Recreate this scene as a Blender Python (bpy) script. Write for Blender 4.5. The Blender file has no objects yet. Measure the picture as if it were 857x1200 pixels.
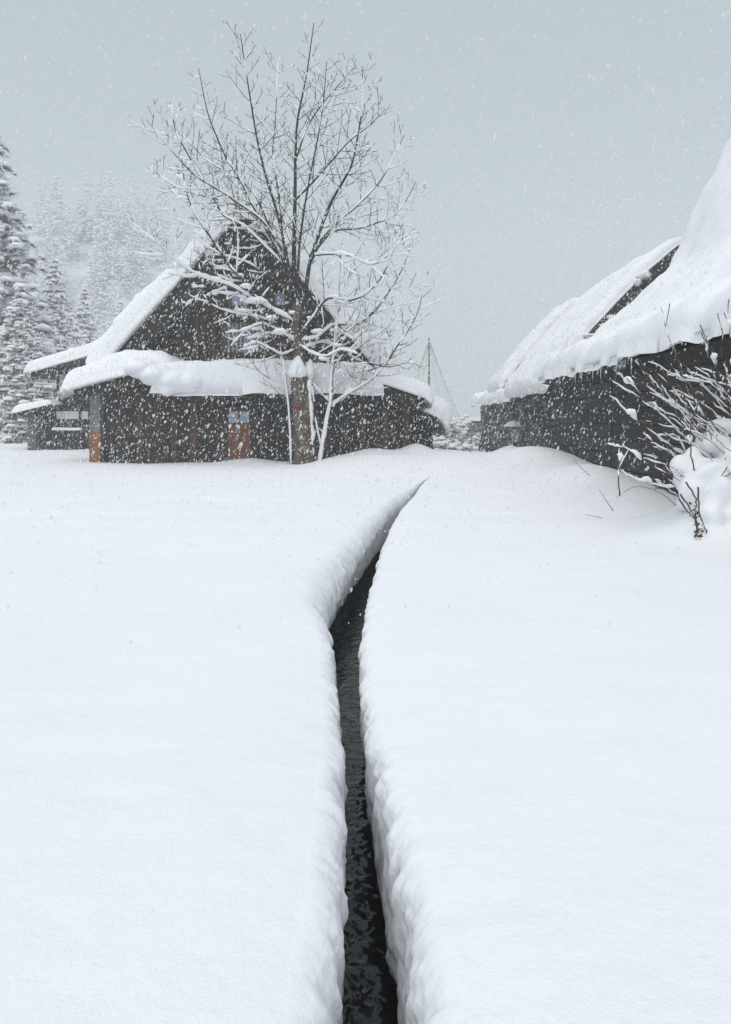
import bpy, math, random
import numpy as np
from mathutils import Vector, Matrix

random.seed(7)
rng = np.random.default_rng(7)
scene = bpy.context.scene
C = scene.collection
R = math.radians

# ------------------------------------------------------------------ camera, sky, sun, exposure
F = 800.0            # focal length in pixels of the 857 x 1200 photograph
HZ = 492.0           # horizon row
EYE = 1.6            # camera height above the snow
cam_d = bpy.data.cameras.new('camera')
cam_d.sensor_fit = 'VERTICAL'
cam_d.sensor_height = 36.0
cam_d.lens = 36.0 * F / 1200.0
cam_d.shift_y = -(600.0 - HZ) / 1200.0
cam_d.clip_start = 0.05
cam_d.clip_end = 3000
cam = bpy.data.objects.new('camera', cam_d)
cam.location = (0, 0, EYE)
cam.rotation_euler = (R(90), 0, 0)
C.objects.link(cam)
scene.camera = cam

SUN_EL, SUN_AZ = 62.0, 200.0
world = bpy.data.worlds.new('World')
scene.world = world
world.use_nodes = True
wn = world.node_tree.nodes
wl = world.node_tree.links
wn.clear()
w_out = wn.new('ShaderNodeOutputWorld')
w_bg = wn.new('ShaderNodeBackground')
w_sky = wn.new('ShaderNodeTexSky')
w_sky.sky_type = 'NISHITA'
w_sky.sun_disc = False
w_sky.sun_elevation = R(SUN_EL)
w_sky.sun_rotation = R(SUN_AZ)
w_sky.air_density = 1.0
w_sky.dust_density = 4.0
w_mix = wn.new('ShaderNodeMixRGB')          # the closed cloud deck hides nearly all of the clear sky
w_mix.inputs['Fac'].default_value = 0.93
w_mix.inputs['Color2'].default_value = (3.15, 3.68, 3.82, 1)
wl.new(w_sky.outputs[0], w_mix.inputs['Color1'])
wl.new(w_mix.outputs[0], w_bg.inputs['Color'])
w_bg.inputs['Strength'].default_value = 0.10
wl.new(w_bg.outputs[0], w_out.inputs['Surface'])

sun_d = bpy.data.lights.new('sun', 'SUN')
sun_d.energy = 1.5
sun_d.angle = R(70)
sun_d.color = (1.0, 0.96, 0.955)
sun = bpy.data.objects.new('sun', sun_d)
az = R(SUN_AZ)
el = R(SUN_EL)
sdir = Vector((math.sin(az) * math.cos(el), math.cos(az) * math.cos(el), math.sin(el)))
sun.rotation_euler = (-sdir).to_track_quat('-Z', 'Y').to_euler()
sun.location = (0, -20, 60)
C.objects.link(sun)

scene.view_settings.view_transform = 'Standard'
scene.view_settings.look = 'None'
scene.view_settings.gamma = 1.0
scene.view_settings.exposure = 0.54
scene.view_settings.use_curve_mapping = False
scene.render.engine = 'CYCLES'
scene.cycles.use_denoising = True
scene.cycles.max_bounces = 10
scene.cycles.diffuse_bounces = 2
scene.cycles.glossy_bounces = 4
scene.cycles.volume_bounces = 3
scene.cycles.transparent_max_bounces = 12
scene.cycles.caustics_reflective = False
scene.cycles.caustics_refractive = False
HAZE_DENSITY = 0.0026


# ------------------------------------------------------------------ helpers
def at(px, py, Y):
    """point of the place that lies Y metres ahead, from a position in the photograph"""
    return np.array([(px - 428.5) * Y / F, Y, EYE - (py - HZ) * Y / F])


def _hash(ix, iy, iz):
    h = (ix * 374761393 + iy * 668265263 + iz * 2147483647 * 3 + 1013904223).astype(np.int64)
    h = (h ^ (h >> 13)) * 1274126177
    h = h & 0x7fffffff
    h = (h ^ (h >> 16)) & 0xffff
    return h.astype(np.float64) / 65535.0 * 2 - 1


def vnoise(x, y, z=0.0):
    x, y, z = np.broadcast_arrays(np.asarray(x, float), np.asarray(y, float), np.asarray(z, float))
    ix, iy, iz = np.floor(x).astype(np.int64), np.floor(y).astype(np.int64), np.floor(z).astype(np.int64)
    fx, fy, fz = x - ix, y - iy, z - iz
    ux, uy, uz = (f * f * f * (f * (f * 6 - 15) + 10) for f in (fx, fy, fz))
    r = 0
    for dx in (0, 1):
        for dy in (0, 1):
            for dz in (0, 1):
                w = (ux if dx else 1 - ux) * (uy if dy else 1 - uy) * (uz if dz else 1 - uz)
                r = r + w * _hash(ix + dx, iy + dy, iz + dz)
    return r


def fbm(x, y, z=0.0, o=4, g=0.5):
    s, a, t = 0, 1.0, 0
    x, y, z = np.asarray(x, float), np.asarray(y, float), np.asarray(z, float)
    for i in range(o):
        s = s + a * vnoise(x + 17.3 * i, y + 9.1 * i, z + 3.7 * i)
        t += a
        a *= g
        x, y, z = x * 2.03, y * 2.03, z * 2.03
    return s / t


def sstep(a, b, x):
    t = np.clip((np.asarray(x, float) - a) / (b - a), 0, 1)
    return t * t * (3 - 2 * t)


def mesh_np(name, V, Fc, smooth=True):
    """V (n,3), Fc list of arrays of faces, each (m,3) or (m,4)"""
    V = np.asarray(V, np.float32)
    if not isinstance(Fc, (list, tuple)):
        Fc = [Fc]
    Fc = [np.asarray(f, np.int32) for f in Fc if len(f)]
    me = bpy.data.meshes.new(name)
    loops = np.concatenate([f.ravel() for f in Fc])
    tot = np.concatenate([np.full(len(f), f.shape[1], np.int32) for f in Fc])
    start = np.concatenate([[0], np.cumsum(tot)[:-1]]).astype(np.int32)
    me.vertices.add(len(V))
    me.vertices.foreach_set('co', V.ravel())
    me.loops.add(len(loops))
    me.loops.foreach_set('vertex_index', loops)
    me.polygons.add(len(tot))
    me.polygons.foreach_set('loop_start', start)
    me.polygons.foreach_set('loop_total', tot)
    me.polygons.foreach_set('use_smooth', np.full(len(tot), smooth, bool))
    me.update(calc_edges=True)
    me.validate()
    return me


def grid_faces(n, m, off=0, flip=False):
    i, j = np.meshgrid(np.arange(n - 1), np.arange(m - 1), indexing='ij')
    a = (i * m + j).ravel() + off
    f = np.stack([a, a + 1, a + m + 1, a + m], 1)
    return f[:, ::-1] if flip else f


class MB:
    """collects shapes for ONE mesh"""
    def __init__(self):
        self.v, self.q, self.t = [], [], []

    def n(self):
        return len(self.v)

    def box(self, x0, x1, y0, y1, z0, z1):
        b = len(self.v)
        self.v += [(x, y, z) for x in (x0, x1) for y in (y0, y1) for z in (z0, z1)]
        self.q += [tuple(b + k for k in f) for f in
                   ((0, 1, 3, 2), (4, 6, 7, 5), (0, 4, 5, 1), (2, 3, 7, 6), (0, 2, 6, 4), (1, 5, 7, 3))]
        return self

    def bar(self, p, q, w, h, up=(0, 0, 1)):
        """a squared beam between two points"""
        p, q = Vector(p), Vector(q)
        d = (q - p).normalized()
        s = d.cross(Vector(up))
        if s.length < 1e-4:
            s = d.cross(Vector((1, 0, 0)))
        s.normalize()
        u = s.cross(d)
        b = len(self.v)
        for e in (p, q):
            for i, j in ((-1, -1), (1, -1), (1, 1), (-1, 1)):
                self.v.append(tuple(e + s * (i * w / 2) + u * (j * h / 2)))
        self.q += [(b, b + 1, b + 5, b + 4), (b + 1, b + 2, b + 6, b + 5), (b + 2, b + 3, b + 7, b + 6),
                   (b + 3, b, b + 4, b + 7), (b + 3, b + 2, b + 1, b), (b + 4, b + 5, b + 6, b + 7)]
        return self

    def tube(self, pts, rad, sides=5, flat=1.0, jit=0.0):
        pts = [np.asarray(p, float) for p in pts]
        k = len(pts)
        b = len(self.v)
        prev = None
        for i, p in enumerate(pts):
            d = pts[min(i + 1, k - 1)] - pts[max(i - 1, 0)]
            d = d / (np.linalg.norm(d) + 1e-9)
            if prev is None:
                a = np.cross(d, (0.0, 0.0, 1.0)) if abs(d[2]) < 0.95 else np.cross(d, (0.0, 1.0, 0.0))
            else:
                a = prev - d * np.dot(prev, d)
            a = a / (np.linalg.norm(a) + 1e-9)
            c = np.cross(a, d)
            prev = a
            r = rad[i]
            for s in range(sides):
                th = 2 * math.pi * s / sides
                rr = r * (1 + (jit * random.uniform(-1, 1) if jit else 0))
                self.v.append(tuple(p + a * (math.cos(th) * rr) + c * (math.sin(th) * rr * flat)))
        for i in range(k - 1):
            for s in range(sides):
                s2 = (s + 1) % sides
                self.q.append((b + i * sides + s, b + i * sides + s2, b + (i + 1) * sides + s2, b + (i + 1) * sides + s))
        for e, rev in ((0, False), (k - 1, True)):
            m = len(self.v)
            self.v.append(tuple(pts[e]))
            for s in range(sides):
                s2 = (s + 1) % sides
                f = (b + e * sides + s2, b + e * sides + s, m)
                self.t.append(f[::-1] if rev else f)
        return self

    def blob(self, c, sx, sy, sz, jit=0.15, rot=0.0, seg=8, rings=5, flatbase=False):
        b = len(self.v)
        cr, sr = math.cos(rot), math.sin(rot)
        self.v.append((c[0], c[1], c[2] - sz * (0.3 if flatbase else 1)))
        for i in range(1, rings):
            ph = -math.pi / 2 + math.pi * i / rings
            for s in range(seg):
                th = 2 * math.pi * s / seg
                j = 1 + random.uniform(-jit, jit)
                x, y, z = math.cos(th) * math.cos(ph) * sx * j, math.sin(th) * math.cos(ph) * sy * j, math.sin(ph) * sz * j
                if flatbase and z < 0:
                    z *= 0.3
                self.v.append((c[0] + x * cr - y * sr, c[1] + x * sr + y * cr, c[2] + z))
        self.v.append((c[0], c[1], c[2] + sz))
        last = len(self.v) - 1
        for s in range(seg):
            s2 = (s + 1) % seg
            self.t.append((b, b + 1 + s2, b + 1 + s))
            self.t.append((last, last - seg + s, last - seg + s2))
            for i in range(rings - 2):
                self.q.append((b + 1 + i * seg + s, b + 1 + i * seg + s2, b + 1 + (i + 1) * seg + s2, b + 1 + (i + 1) * seg + s))
        return self

    def poly_prism(self, pts2, y0, y1):
        """outline in x,z extruded along y (convex or nearly so: fan)"""
        b, n = len(self.v), len(pts2)
        for y in (y0, y1):
            self.v += [(p[0], y, p[1]) for p in pts2]
        for i in range(n):
            j = (i + 1) % n
            self.q.append((b + i, b + j, b + n + j, b + n + i))
        for i in range(1, n - 1):
            self.t.append((b, b + i + 1, b + i))
            self.t.append((b + n, b + n + i, b + n + i + 1))
        return self

    def mesh(self, name, smooth=False):
        return mesh_np(name, np.array(self.v), [np.array(self.q, np.int32).reshape(-1, 4), np.array(self.t, np.int32).reshape(-1, 3)], smooth)

    def build(self, name, m, parent=None, smooth=False, loc=None):
        return put(name, self.mesh(name, smooth), m, parent, loc)


def put(name, me, m, parent=None, loc=None, rot=None):
    o = bpy.data.objects.new(name, me)
    if m is not None and me is not None and not me.materials:
        me.materials.append(m)
    C.objects.link(o)
    if parent is not None:
        o.parent = parent
    if loc is not None:
        o.location = loc
    if rot is not None:
        o.rotation_euler = rot
    return o


def thing(name, label, cat, loc=(0, 0, 0), rz=0.0, group=None):
    o = bpy.data.objects.new(name, None)
    o.empty_display_size = 0.3
    C.objects.link(o)
    o.location = loc
    o.rotation_euler = (0, 0, rz)
    return tag(o, label, cat, group)


def tag(o, label=None, cat=None, group=None, kind=None):
    for k, v in (('label', label), ('category', cat), ('group', group), ('kind', kind)):
        if v:
            o[k] = v
    return o


def catmull(P, n):
    P = np.asarray(P, float)
    Q = np.vstack([2 * P[0] - P[1], P, 2 * P[-1] - P[-2]])
    out = []
    seg = len(P) - 1
    for i in range(n):
        u = i / (n - 1) * seg
        k = min(int(u), seg - 1)
        t = u - k
        p0, p1, p2, p3 = Q[k], Q[k + 1], Q[k + 2], Q[k + 3]
        out.append(0.5 * ((2 * p1) + (-p0 + p2) * t + (2 * p0 - 5 * p1 + 4 * p2 - p3) * t * t + (-p0 + 3 * p1 - 3 * p2 + p3) * t ** 3))
    return np.array(out)


# ------------------------------------------------------------------ materials
def mat(name, col, rough=0.9, noise=None, bump=None, rnd=0.0, spec=0.3, streak=None, sss=0.0):
    m = bpy.data.materials.new(name)
    m.use_nodes = True
    nt = m.node_tree
    p = nt.nodes['Principled BSDF']
    p.inputs['Roughness'].default_value = rough
    p.inputs['Specular IOR Level'].default_value = spec
    p.inputs['Base Color'].default_value = (*col, 1)
    if sss:
        p.inputs['Subsurface Weight'].default_value = sss
        p.inputs['Subsurface Radius'].default_value = (0.6, 0.8, 1.0)
        p.inputs['Subsurface Scale'].default_value = 0.03
    tc = nt.nodes.new('ShaderNodeTexCoord')
    src = None
    if noise:                                    # (scale, second colour, low, high, stretch)
        mp = nt.nodes.new('ShaderNodeMapping')
        mp.inputs['Scale'].default_value = noise[4] if len(noise) > 4 else (1, 1, 1)
        nt.links.new(tc.outputs['Object'], mp.inputs['Vector'])
        nz = nt.nodes.new('ShaderNodeTexNoise')
        nz.inputs['Scale'].default_value = noise[0]
        nz.inputs['Detail'].default_value = 6
        nz.inputs['Roughness'].default_value = 0.65
        nt.links.new(mp.outputs[0], nz.inputs['Vector'])
        rp = nt.nodes.new('ShaderNodeValToRGB')
        rp.color_ramp.elements[0].position = noise[2]
        rp.color_ramp.elements[1].position = noise[3]
        rp.color_ramp.elements[0].color = (*col, 1)
        rp.color_ramp.elements[1].color = (*noise[1], 1)
        nt.links.new(nz.outputs['Fac'], rp.inputs['Fac'])
        src = rp.outputs[0]
    if rnd:
        oi = nt.nodes.new('ShaderNodeObjectInfo')
        mr = nt.nodes.new('ShaderNodeMapRange')
        mr.inputs['To Min'].default_value = 1 - rnd
        mr.inputs['To Max'].default_value = 1 + rnd
        nt.links.new(oi.outputs['Random'], mr.inputs['Value'])
        mx = nt.nodes.new('ShaderNodeMixRGB')
        mx.blend_type = 'MULTIPLY'
        mx.inputs['Fac'].default_value = 1
        if src:
            nt.links.new(src, mx.inputs['Color1'])
        else:
            mx.inputs['Color1'].default_value = (*col, 1)
        nt.links.new(mr.outputs[0], mx.inputs['Color2'])
        src = mx.outputs[0]
    if src:
        nt.links.new(src, p.inputs['Base Color'])
    if bump:                                     # list of (scale, strength, distance, stretch)
        last = None
        for sc, st, di, strch in bump:
            mp = nt.nodes.new('ShaderNodeMapping')
            mp.inputs['Scale'].default_value = strch
            nt.links.new(tc.outputs['Object'], mp.inputs['Vector'])
            nz = nt.nodes.new('ShaderNodeTexNoise')
            nz.inputs['Scale'].default_value = sc
            nz.inputs['Detail'].default_value = 5
            nz.inputs['Roughness'].default_value = 0.6
            nt.links.new(mp.outputs[0], nz.inputs['Vector'])
            b = nt.nodes.new('ShaderNodeBump')
            b.inputs['Strength'].default_value = st
            b.inputs['Distance'].default_value = di
            nt.links.new(nz.outputs['Fac'], b.inputs['Height'])
            if last:
                nt.links.new(last.outputs[0], b.inputs['Normal'])
            last = b
        nt.links.new(last.outputs[0], p.inputs['Normal'])
    return m


one = (1, 1, 1)
SNOW = mat('snow_field', (0.835, 0.845, 0.875), 0.85, noise=(0.5, (0.80, 0.82, 0.86), 0.35, 0.7), spec=0.12,
           bump=[(110, 0.5, 0.006, one), (34, 0.35, 0.010, one), (8, 0.3, 0.03, one)])
SNOWR = mat('snow_on_roofs', (0.835, 0.845, 0.875), 0.85, spec=0.12, bump=[(14, 0.35, 0.03, one), (3, 0.3, 0.08, one)])
SNOWT = mat('snow_on_twigs', (0.84, 0.85, 0.87), 0.85, spec=0.1)
FLAKE = bpy.data.materials.new('falling_snow')            # loose lacy flakes: light passes through them
FLAKE.use_nodes = True
_f = FLAKE.node_tree
_f.nodes.clear()
_fo, _fd, _ft, _fx, _m1, _m2 = (_f.nodes.new(k) for k in ('ShaderNodeOutputMaterial', 'ShaderNodeBsdfDiffuse', 'ShaderNodeBsdfTranslucent',
                                                          'ShaderNodeBsdfTransparent', 'ShaderNodeMixShader', 'ShaderNodeMixShader'))
_fd.inputs[0].default_value = _ft.inputs[0].default_value = (0.96, 0.965, 0.97, 1)
_m1.inputs[0].default_value = 0.5
_m2.inputs[0].default_value = 0.5
_f.links.new(_fd.outputs[0], _m1.inputs[1])
_f.links.new(_ft.outputs[0], _m1.inputs[2])
_f.links.new(_fx.outputs[0], _m2.inputs[1])
_f.links.new(_m1.outputs[0], _m2.inputs[2])
_f.links.new(_m2.outputs[0], _fo.inputs[0])
WOOD = mat('weathered_boards', (0.018, 0.016, 0.014), 0.85, noise=(5, (0.065, 0.052, 0.043), 0.35, 0.75, (6, 6, 0.5)), rnd=0.35,
           bump=[(18, 0.5, 0.01, (5, 5, 0.4))])
WOODH = mat('weathered_planks', (0.016, 0.016, 0.016), 0.85, noise=(5, (0.075, 0.072, 0.068), 0.35, 0.75, (6, 0.5, 6)), rnd=0.4,
            bump=[(18, 0.5, 0.01, (5, 0.4, 5))])
BROWN = mat('brown_timber', (0.045, 0.027, 0.018), 0.8, noise=(5, (0.115, 0.07, 0.045), 0.35, 0.75, (6, 6, 0.5)), rnd=0.3)
ORANGE = mat('bare_orange_timber', (0.20, 0.085, 0.03), 0.75, noise=(5, (0.34, 0.17, 0.07), 0.35, 0.75, (6, 6, 0.5)), rnd=0.15)
DOORW = mat('reddish_door_wood', (0.13, 0.055, 0.028), 0.7, noise=(6, (0.22, 0.10, 0.05), 0.35, 0.75, (6, 6, 0.5)), rnd=0.2)
GREYW = mat('grey_timber', (0.13, 0.125, 0.12), 0.85, noise=(5, (0.24, 0.235, 0.225), 0.35, 0.75, (6, 6, 0.5)), rnd=0.2)
PLASTER = mat('pale_plaster', (0.55, 0.56, 0.57), 0.9, noise=(3, (0.45, 0.46, 0.47), 0.4, 0.7))
THATCH = mat('thatch', (0.022, 0.019, 0.016), 0.95, noise=(14, (0.075, 0.062, 0.05), 0.35, 0.75, (1, 1, 3)),
             bump=[(30, 0.9, 0.04, (1, 1, 4))])
BARK = mat('bark', (0.022, 0.018, 0.016), 0.9, noise=(3.5, (0.07, 0.058, 0.05), 0.4, 0.7, (2, 2, 0.8)), bump=[(14, 0.8, 0.03, (2, 2, 0.6))])
TRUNK = mat('mossy_trunk_bark', (0.075, 0.055, 0.04), 0.9, noise=(4.5, (0.23, 0.185, 0.14), 0.42, 0.72, (2, 2, 0.7)), bump=[(12, 0.9, 0.04, (2, 2, 0.6))])
TWIG = mat('shrub_stem_bark', (0.06, 0.042, 0.034), 0.8, noise=(12, (0.15, 0.11, 0.085), 0.4, 0.7))
LEAF = mat('withered_leaves', (0.09, 0.045, 0.025), 0.8, noise=(9, (0.16, 0.09, 0.05), 0.4, 0.7))
NEEDLE = mat('frosted_hazed_needles', (0.19, 0.175, 0.19), 0.9, noise=(4, (0.36, 0.34, 0.36), 0.4, 0.7))  # frost, plus lightening that makes up for the thin haze
HAZED = mat('hazed_far_needles', (0.42, 0.42, 0.45), 0.9, noise=(2, (0.55, 0.55, 0.58), 0.4, 0.7))  # far-wood needles lightened: haze fade put into the colour
PANE = mat('window_paper_panes', (0.30, 0.37, 0.50), 0.25, spec=0.5, noise=(2, (0.36, 0.42, 0.54), 0.4, 0.7))  # blue of the reflected sky put into the base colour
REDM = mat('red_tape', (0.26, 0.02, 0.022), 0.7)
TEAL = mat('teal_jacket', (0.03, 0.075, 0.10), 0.8, noise=(8, (0.045, 0.105, 0.135), 0.4, 0.7))
DARKC = mat('dark_cloth', (0.02, 0.022, 0.028), 0.85)
PINKC = mat('pale_pink_coat', (0.42, 0.36, 0.36), 0.85, noise=(8, (0.5, 0.44, 0.44), 0.4, 0.7))
SKIN = mat('skin', (0.45, 0.28, 0.21), 0.6)
HAIR = mat('brown_hair', (0.05, 0.025, 0.015), 0.6)
UMB = mat('pale_umbrella_cloth', (0.62, 0.65, 0.70), 0.5)
METAL = mat('grey_metal', (0.22, 0.23, 0.24), 0.45)
SIGNB = mat('dark_brown_sign_board', (0.06, 0.03, 0.03), 0.7)
WHITEP = mat('white_paint', (0.78, 0.78, 0.77), 0.6)
STONE = mat('dark_stone', (0.08, 0.085, 0.09), 0.9, noise=(7, (0.16, 0.165, 0.17), 0.4, 0.7))
VANP = mat('pale_teal_van_paint', (0.36, 0.47, 0.50), 0.35, spec=0.5)
GLASS = mat('dark_glass', (0.03, 0.05, 0.06), 0.08, spec=0.6)
RUBBER = mat('rubber', (0.02, 0.02, 0.02), 0.85)
ROPE = mat('straw_rope', (0.20, 0.17, 0.13), 0.9)
ICE = mat('ice', (0.62, 0.68, 0.74), 0.15, spec=0.5)
STRIPM = mat('stream_darkening', (0.012, 0.013, 0.014), 0.5, noise=(8, (0.03, 0.031, 0.032), 0.4, 0.7))  # for the added strips that darken the stream slot
HILLM = mat('snowy_hillside', (0.62, 0.64, 0.67), 0.95, noise=(0.15, (0.35, 0.36, 0.37), 0.4, 0.7))

WATER = bpy.data.materials.new('black_stream_water')
WATER.use_nodes = True
_n = WATER.node_tree
_p = _n.nodes['Principled BSDF']
_p.inputs['Base Color'].default_value = (0.006, 0.007, 0.008, 1)
_p.inputs['Roughness'].default_value = 0.02
_p.inputs['IOR'].default_value = 1.45
_tc = _n.nodes.new('ShaderNodeTexCoord')
_mp = _n.nodes.new('ShaderNodeMapping')
_mp.inputs['Scale'].default_value = (1.0, 1.5, 1)
_n.links.new(_tc.outputs['Object'], _mp.inputs['Vector'])
_nz = _n.nodes.new('ShaderNodeTexNoise')
_nz.inputs['Scale'].default_value = 11
_nz.inputs['Detail'].default_value = 1.0
_nz.inputs['Distortion'].default_value = 0.35
_n.links.new(_mp.outputs[0], _nz.inputs['Vector'])
_b = _n.nodes.new('ShaderNodeBump')
_b.inputs['Strength'].default_value = 0.9
_b.inputs['Distance'].default_value = 0.016
_n.links.new(_nz.outputs['Fac'], _b.inputs['Height'])
_n.links.new(_b.outputs[0], _p.inputs['Normal'])

# ------------------------------------------------------------------ ground: deep snow cut by the stream
TY = np.array([-6, 0.5, 1.8, 2.4, 3.0, 3.7, 4.4, 5.1, 5.8, 6.5, 7.6, 9.3, 11.4, 13.0, 15.0, 16.5, 18.0, 19.0])
TL = np.array([-.12, -.12, -.11, -.10, -.10, -.13, -.18, -.24, -.33, -.40, -.34, -.12, .17, .44, .87, 1.22, 1.6, 1.9])
TR = np.array([.16, .16, .16, .15, .11, .03, -.015, -.035, -.01, .03, .11, .22, .44, .68, 1.03, 1.30, 1.63, 1.9])
TRW = np.array([.04, .04, .03, .03, .03, .05, .08, .07, .05, .04, .04, .04, .03, .02, .02, .0, .0, .0])      # undercut of the right wall at the water
TLW = np.array([-.02, -.02, -.03, -.02, .0, .0, .0, -.03, -.08, -.14, -.16, -.16, -.14, -.1, -.06, .0, .0, .0])
TRAD = np.array([.16, .16, .14, .12, .11, .11, .11, .12, .18, .34, .36, .30, .24, .2, .2, .16, .1, .1])     # left lip rounding
TRR = np.array([.16, .16, .16, .15, .13, .11, .10, .10, .11, .12, .14, .16, .16, .16, .14, .12, .1, .1])
DEPTH = 0.95


def STRIP_Z(y):
    return np.interp(y, [3.2, 5.0, 8, 10], [-.74, -.56, -.56, -.7])


def smooth_interp(y, tab):
    y = np.asarray(y, float)
    acc = 0
    for d, w in ((-.45, .15), (-.22, .2), (0, .3), (.22, .2), (.45, .15)):
        acc = acc + w * np.interp(y + d, TY, tab)
    return acc


def ground(x, y):
    x, y = np.asarray(x, float), np.asarray(y, float)
    far = sstep(3, 20, y)
    g = 0.06 * fbm(x * 0.16 + 3, y * 0.16) + 0.035 * fbm(x * 0.55, y * 0.4 + 7, 1.0, 3) * (0.6 + 0.4 * far)
    g = g + 0.009 * fbm(x * 2.3, y * 3.4, 4.0, 4) + 0.022 * fbm(x * .35 + 5, y * 1.5, 2.0, 3) * sstep(4, 12, y)
    g = g + 0.42 * sstep(17, 25, y) * sstep(-2.6, 0.6, x) * (1 - sstep(26.5, 31, y)) * (1 - .3 * sstep(3, 5, x))                       # rise before the lane
    g = g - 0.50 * sstep(31, 41, y) * sstep(3, 5, x) * (1 - sstep(11, 13, x)) * (1 - sstep(60, 75, y))   # the cleared lane
    g = g + 0.28 * np.exp(-((x - (5.2 + 0.05 * y)) / 1.1) ** 2) * sstep(12, 17, y) * (1 - sstep(27, 31, y))
    g = g + 0.22 * np.exp(-((x - 5.45) / 0.7) ** 2 - ((y - 17.2) / 1.6) ** 2)                            # drift by the near wall
    g = g + 0.25 * np.exp(-((x - 5.4) / 0.9) ** 2 - ((y - 23.5) / 1.8) ** 2)
    g = g + 0.42 * np.exp(-((x - 6.95) / 0.7) ** 2 - ((y - 33.0) / 0.8) ** 2)                            # heap in the lane
    g = g + 0.30 * np.exp(-((x - 7.9) / 0.6) ** 2 - ((y - 34) / 1.0) ** 2)
    g = g + 0.30 * np.exp(-((x - 1.9) / 0.55) ** 2 - ((y - 25.6) / 0.7) ** 2)                            # roof-slide heaps at the house
    g = g + 0.16 * np.exp(-((x - 0.1) / 0.9) ** 2 - ((y - 25.2) / 0.7) ** 2)
    g = g + 0.18 * np.exp(-((x + 9.9) / 0.35) ** 2 - ((y - 25.4) / 0.4) ** 2)
    g = g + 0.15 * np.exp(-((x + 4.8) / 1.2) ** 2 - ((y - 25.5) / 0.5) ** 2)
    g = g + 0.12 * np.exp(-((x + 1.5) / 1.0) ** 2 - ((y - 24.4) / 0.8) ** 2)
    g = g + 0.18 * sstep(26, 36, y) * (1 - sstep(-11, -7, x))
    g = g + 0.10 * fbm(x * 0.9, y * 0.9, 9.0, 3) * sstep(23.5, 26, y) * (1 - sstep(-3, 0, x)) * 1.2
    g = g + 0.62 * np.exp(-((x - 5.0) / 0.72) ** 2 - ((y - 9.6) / 0.85) ** 2) + .16 * np.exp(-((x - 4.5) / .3) ** 2 - ((y - 9.1) / .35) ** 2)                             # under the shrub
    return g


ys = np.concatenate([np.arange(-6, 1.0, 0.2), np.arange(1.0, 9.0, 0.0135), np.arange(9.0, 13, 0.03), np.arange(13, 20, 0.07),
                     np.geomspace(20, 238, 170)])
ys = np.concatenate([-np.geomspace(60, 6.5, 20), ys])
NY = len(ys)
closed = np.clip(sstep(14.5, 18.5, ys) + (1 - sstep(-5.5, -4.5, ys)), 0, 1)
prof_wall = np.linspace(0, 1, 46)[:-1]
prof_lip = np.linspace(0, 1, 26)
prof_flat = np.concatenate([[0.012], np.geomspace(0.03, 238, 92)])
GV, GF, off = [], [], 0
for side, tab, tabw, rad in ((-1, TL, TLW, TRAD), (1, TR, TRW, TRR)):
    lip = smooth_interp(ys, tab)
    lip = lip + 0.020 * fbm(ys * 1.7 + side * 9, 0.3, 2.0, 3) * (1 - closed) + 0.010 * fbm(ys * 6 + side * 5, 1.3, 2.0, 3) * (1 - closed)
    und = smooth_interp(ys, tabw)
    ru = smooth_interp(ys, rad) * (1 - closed)
    rv = (np.minimum(smooth_interp(ys, rad) * 1.1, 0.5)) * (1 - closed)
    dep = (DEPTH + 0.15) * (1 - closed)
    U, Z, WM = [], [], []
    for t in prof_wall:
        zz = -dep + t * (dep - rv)
        U.append((und * side) * (1 - t) + .10 * sstep(0, 1, (STRIP_Z(ys) + .03 - zz) / .07) * (1 - closed))
        Z.append(zz)
        WM.append(np.ones(NY) * (1 - closed))
    for t in prof_lip:
        th = t * math.pi / 2
        U.append(ru * (1 - math.cos(th)) ** 1.0)
        Z.append(-rv * (1 - math.sin(th)))
        WM.append((1 - t) ** 1.0 * (1 - closed))
    for u in prof_flat:
        U.append(ru + u)
        Z.append(np.full(NY, -0.0))
        WM.append(np.zeros(NY))
    U, Z, WM = np.array(U).T, np.array(Z).T, np.array(WM).T
    yy = np.repeat(ys[:, None], U.shape[1], 1)
    # broad settling of the snow towards the edge
    d_out = np.clip(U - ru[:, None], 0, None)
    Z = Z - 0.035 * np.exp(-d_out / 0.22) * (1 - closed[:, None]) * (U > -0.5)
    # lumps that hang down the walls
    n1 = fbm(yy * 9, Z * 4.5, side * 3.0, 3)
    n2 = fbm(yy * 26, Z * 9, side * 5.0 + 2, 3)
    n3 = np.abs(vnoise(yy * 11 + 2 * fbm(yy * 2, Z * 2, 1.0, 2), Z * 3.5, side * 7.0))
    fade = 1 - sstep(9, 15, yy)
    n4 = fbm(yy * 55, Z * 38, side * 2.0, 2)
    disp = (0.026 * n1 + 0.014 * n2 + 0.018 * n3 + 0.006 * n4) * np.minimum(1, WM * 1.6) * (0.35 + 0.65 * fade)
    X = lip[:, None] + side * (U - disp)
    Z = Z + 0.010 * fbm(yy * 11, X * 11, 6.0, 3) * np.sqrt(np.clip(WM, 0, 1))
    Zg = ground(X, yy) + Z
    GV.append(np.stack([X, yy, Zg], 2).reshape(-1, 3))
    GF.append(grid_faces(NY, U.shape[1], off, flip=(side == 1)))
    off += NY * U.shape[1]
GF = [f[:, ::-1] for f in GF]
g_me = mesh_np('snow_ground', np.concatenate(GV), [np.concatenate(GF)])
tag(put('snow_ground', g_me, SNOW), kind='structure')

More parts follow.
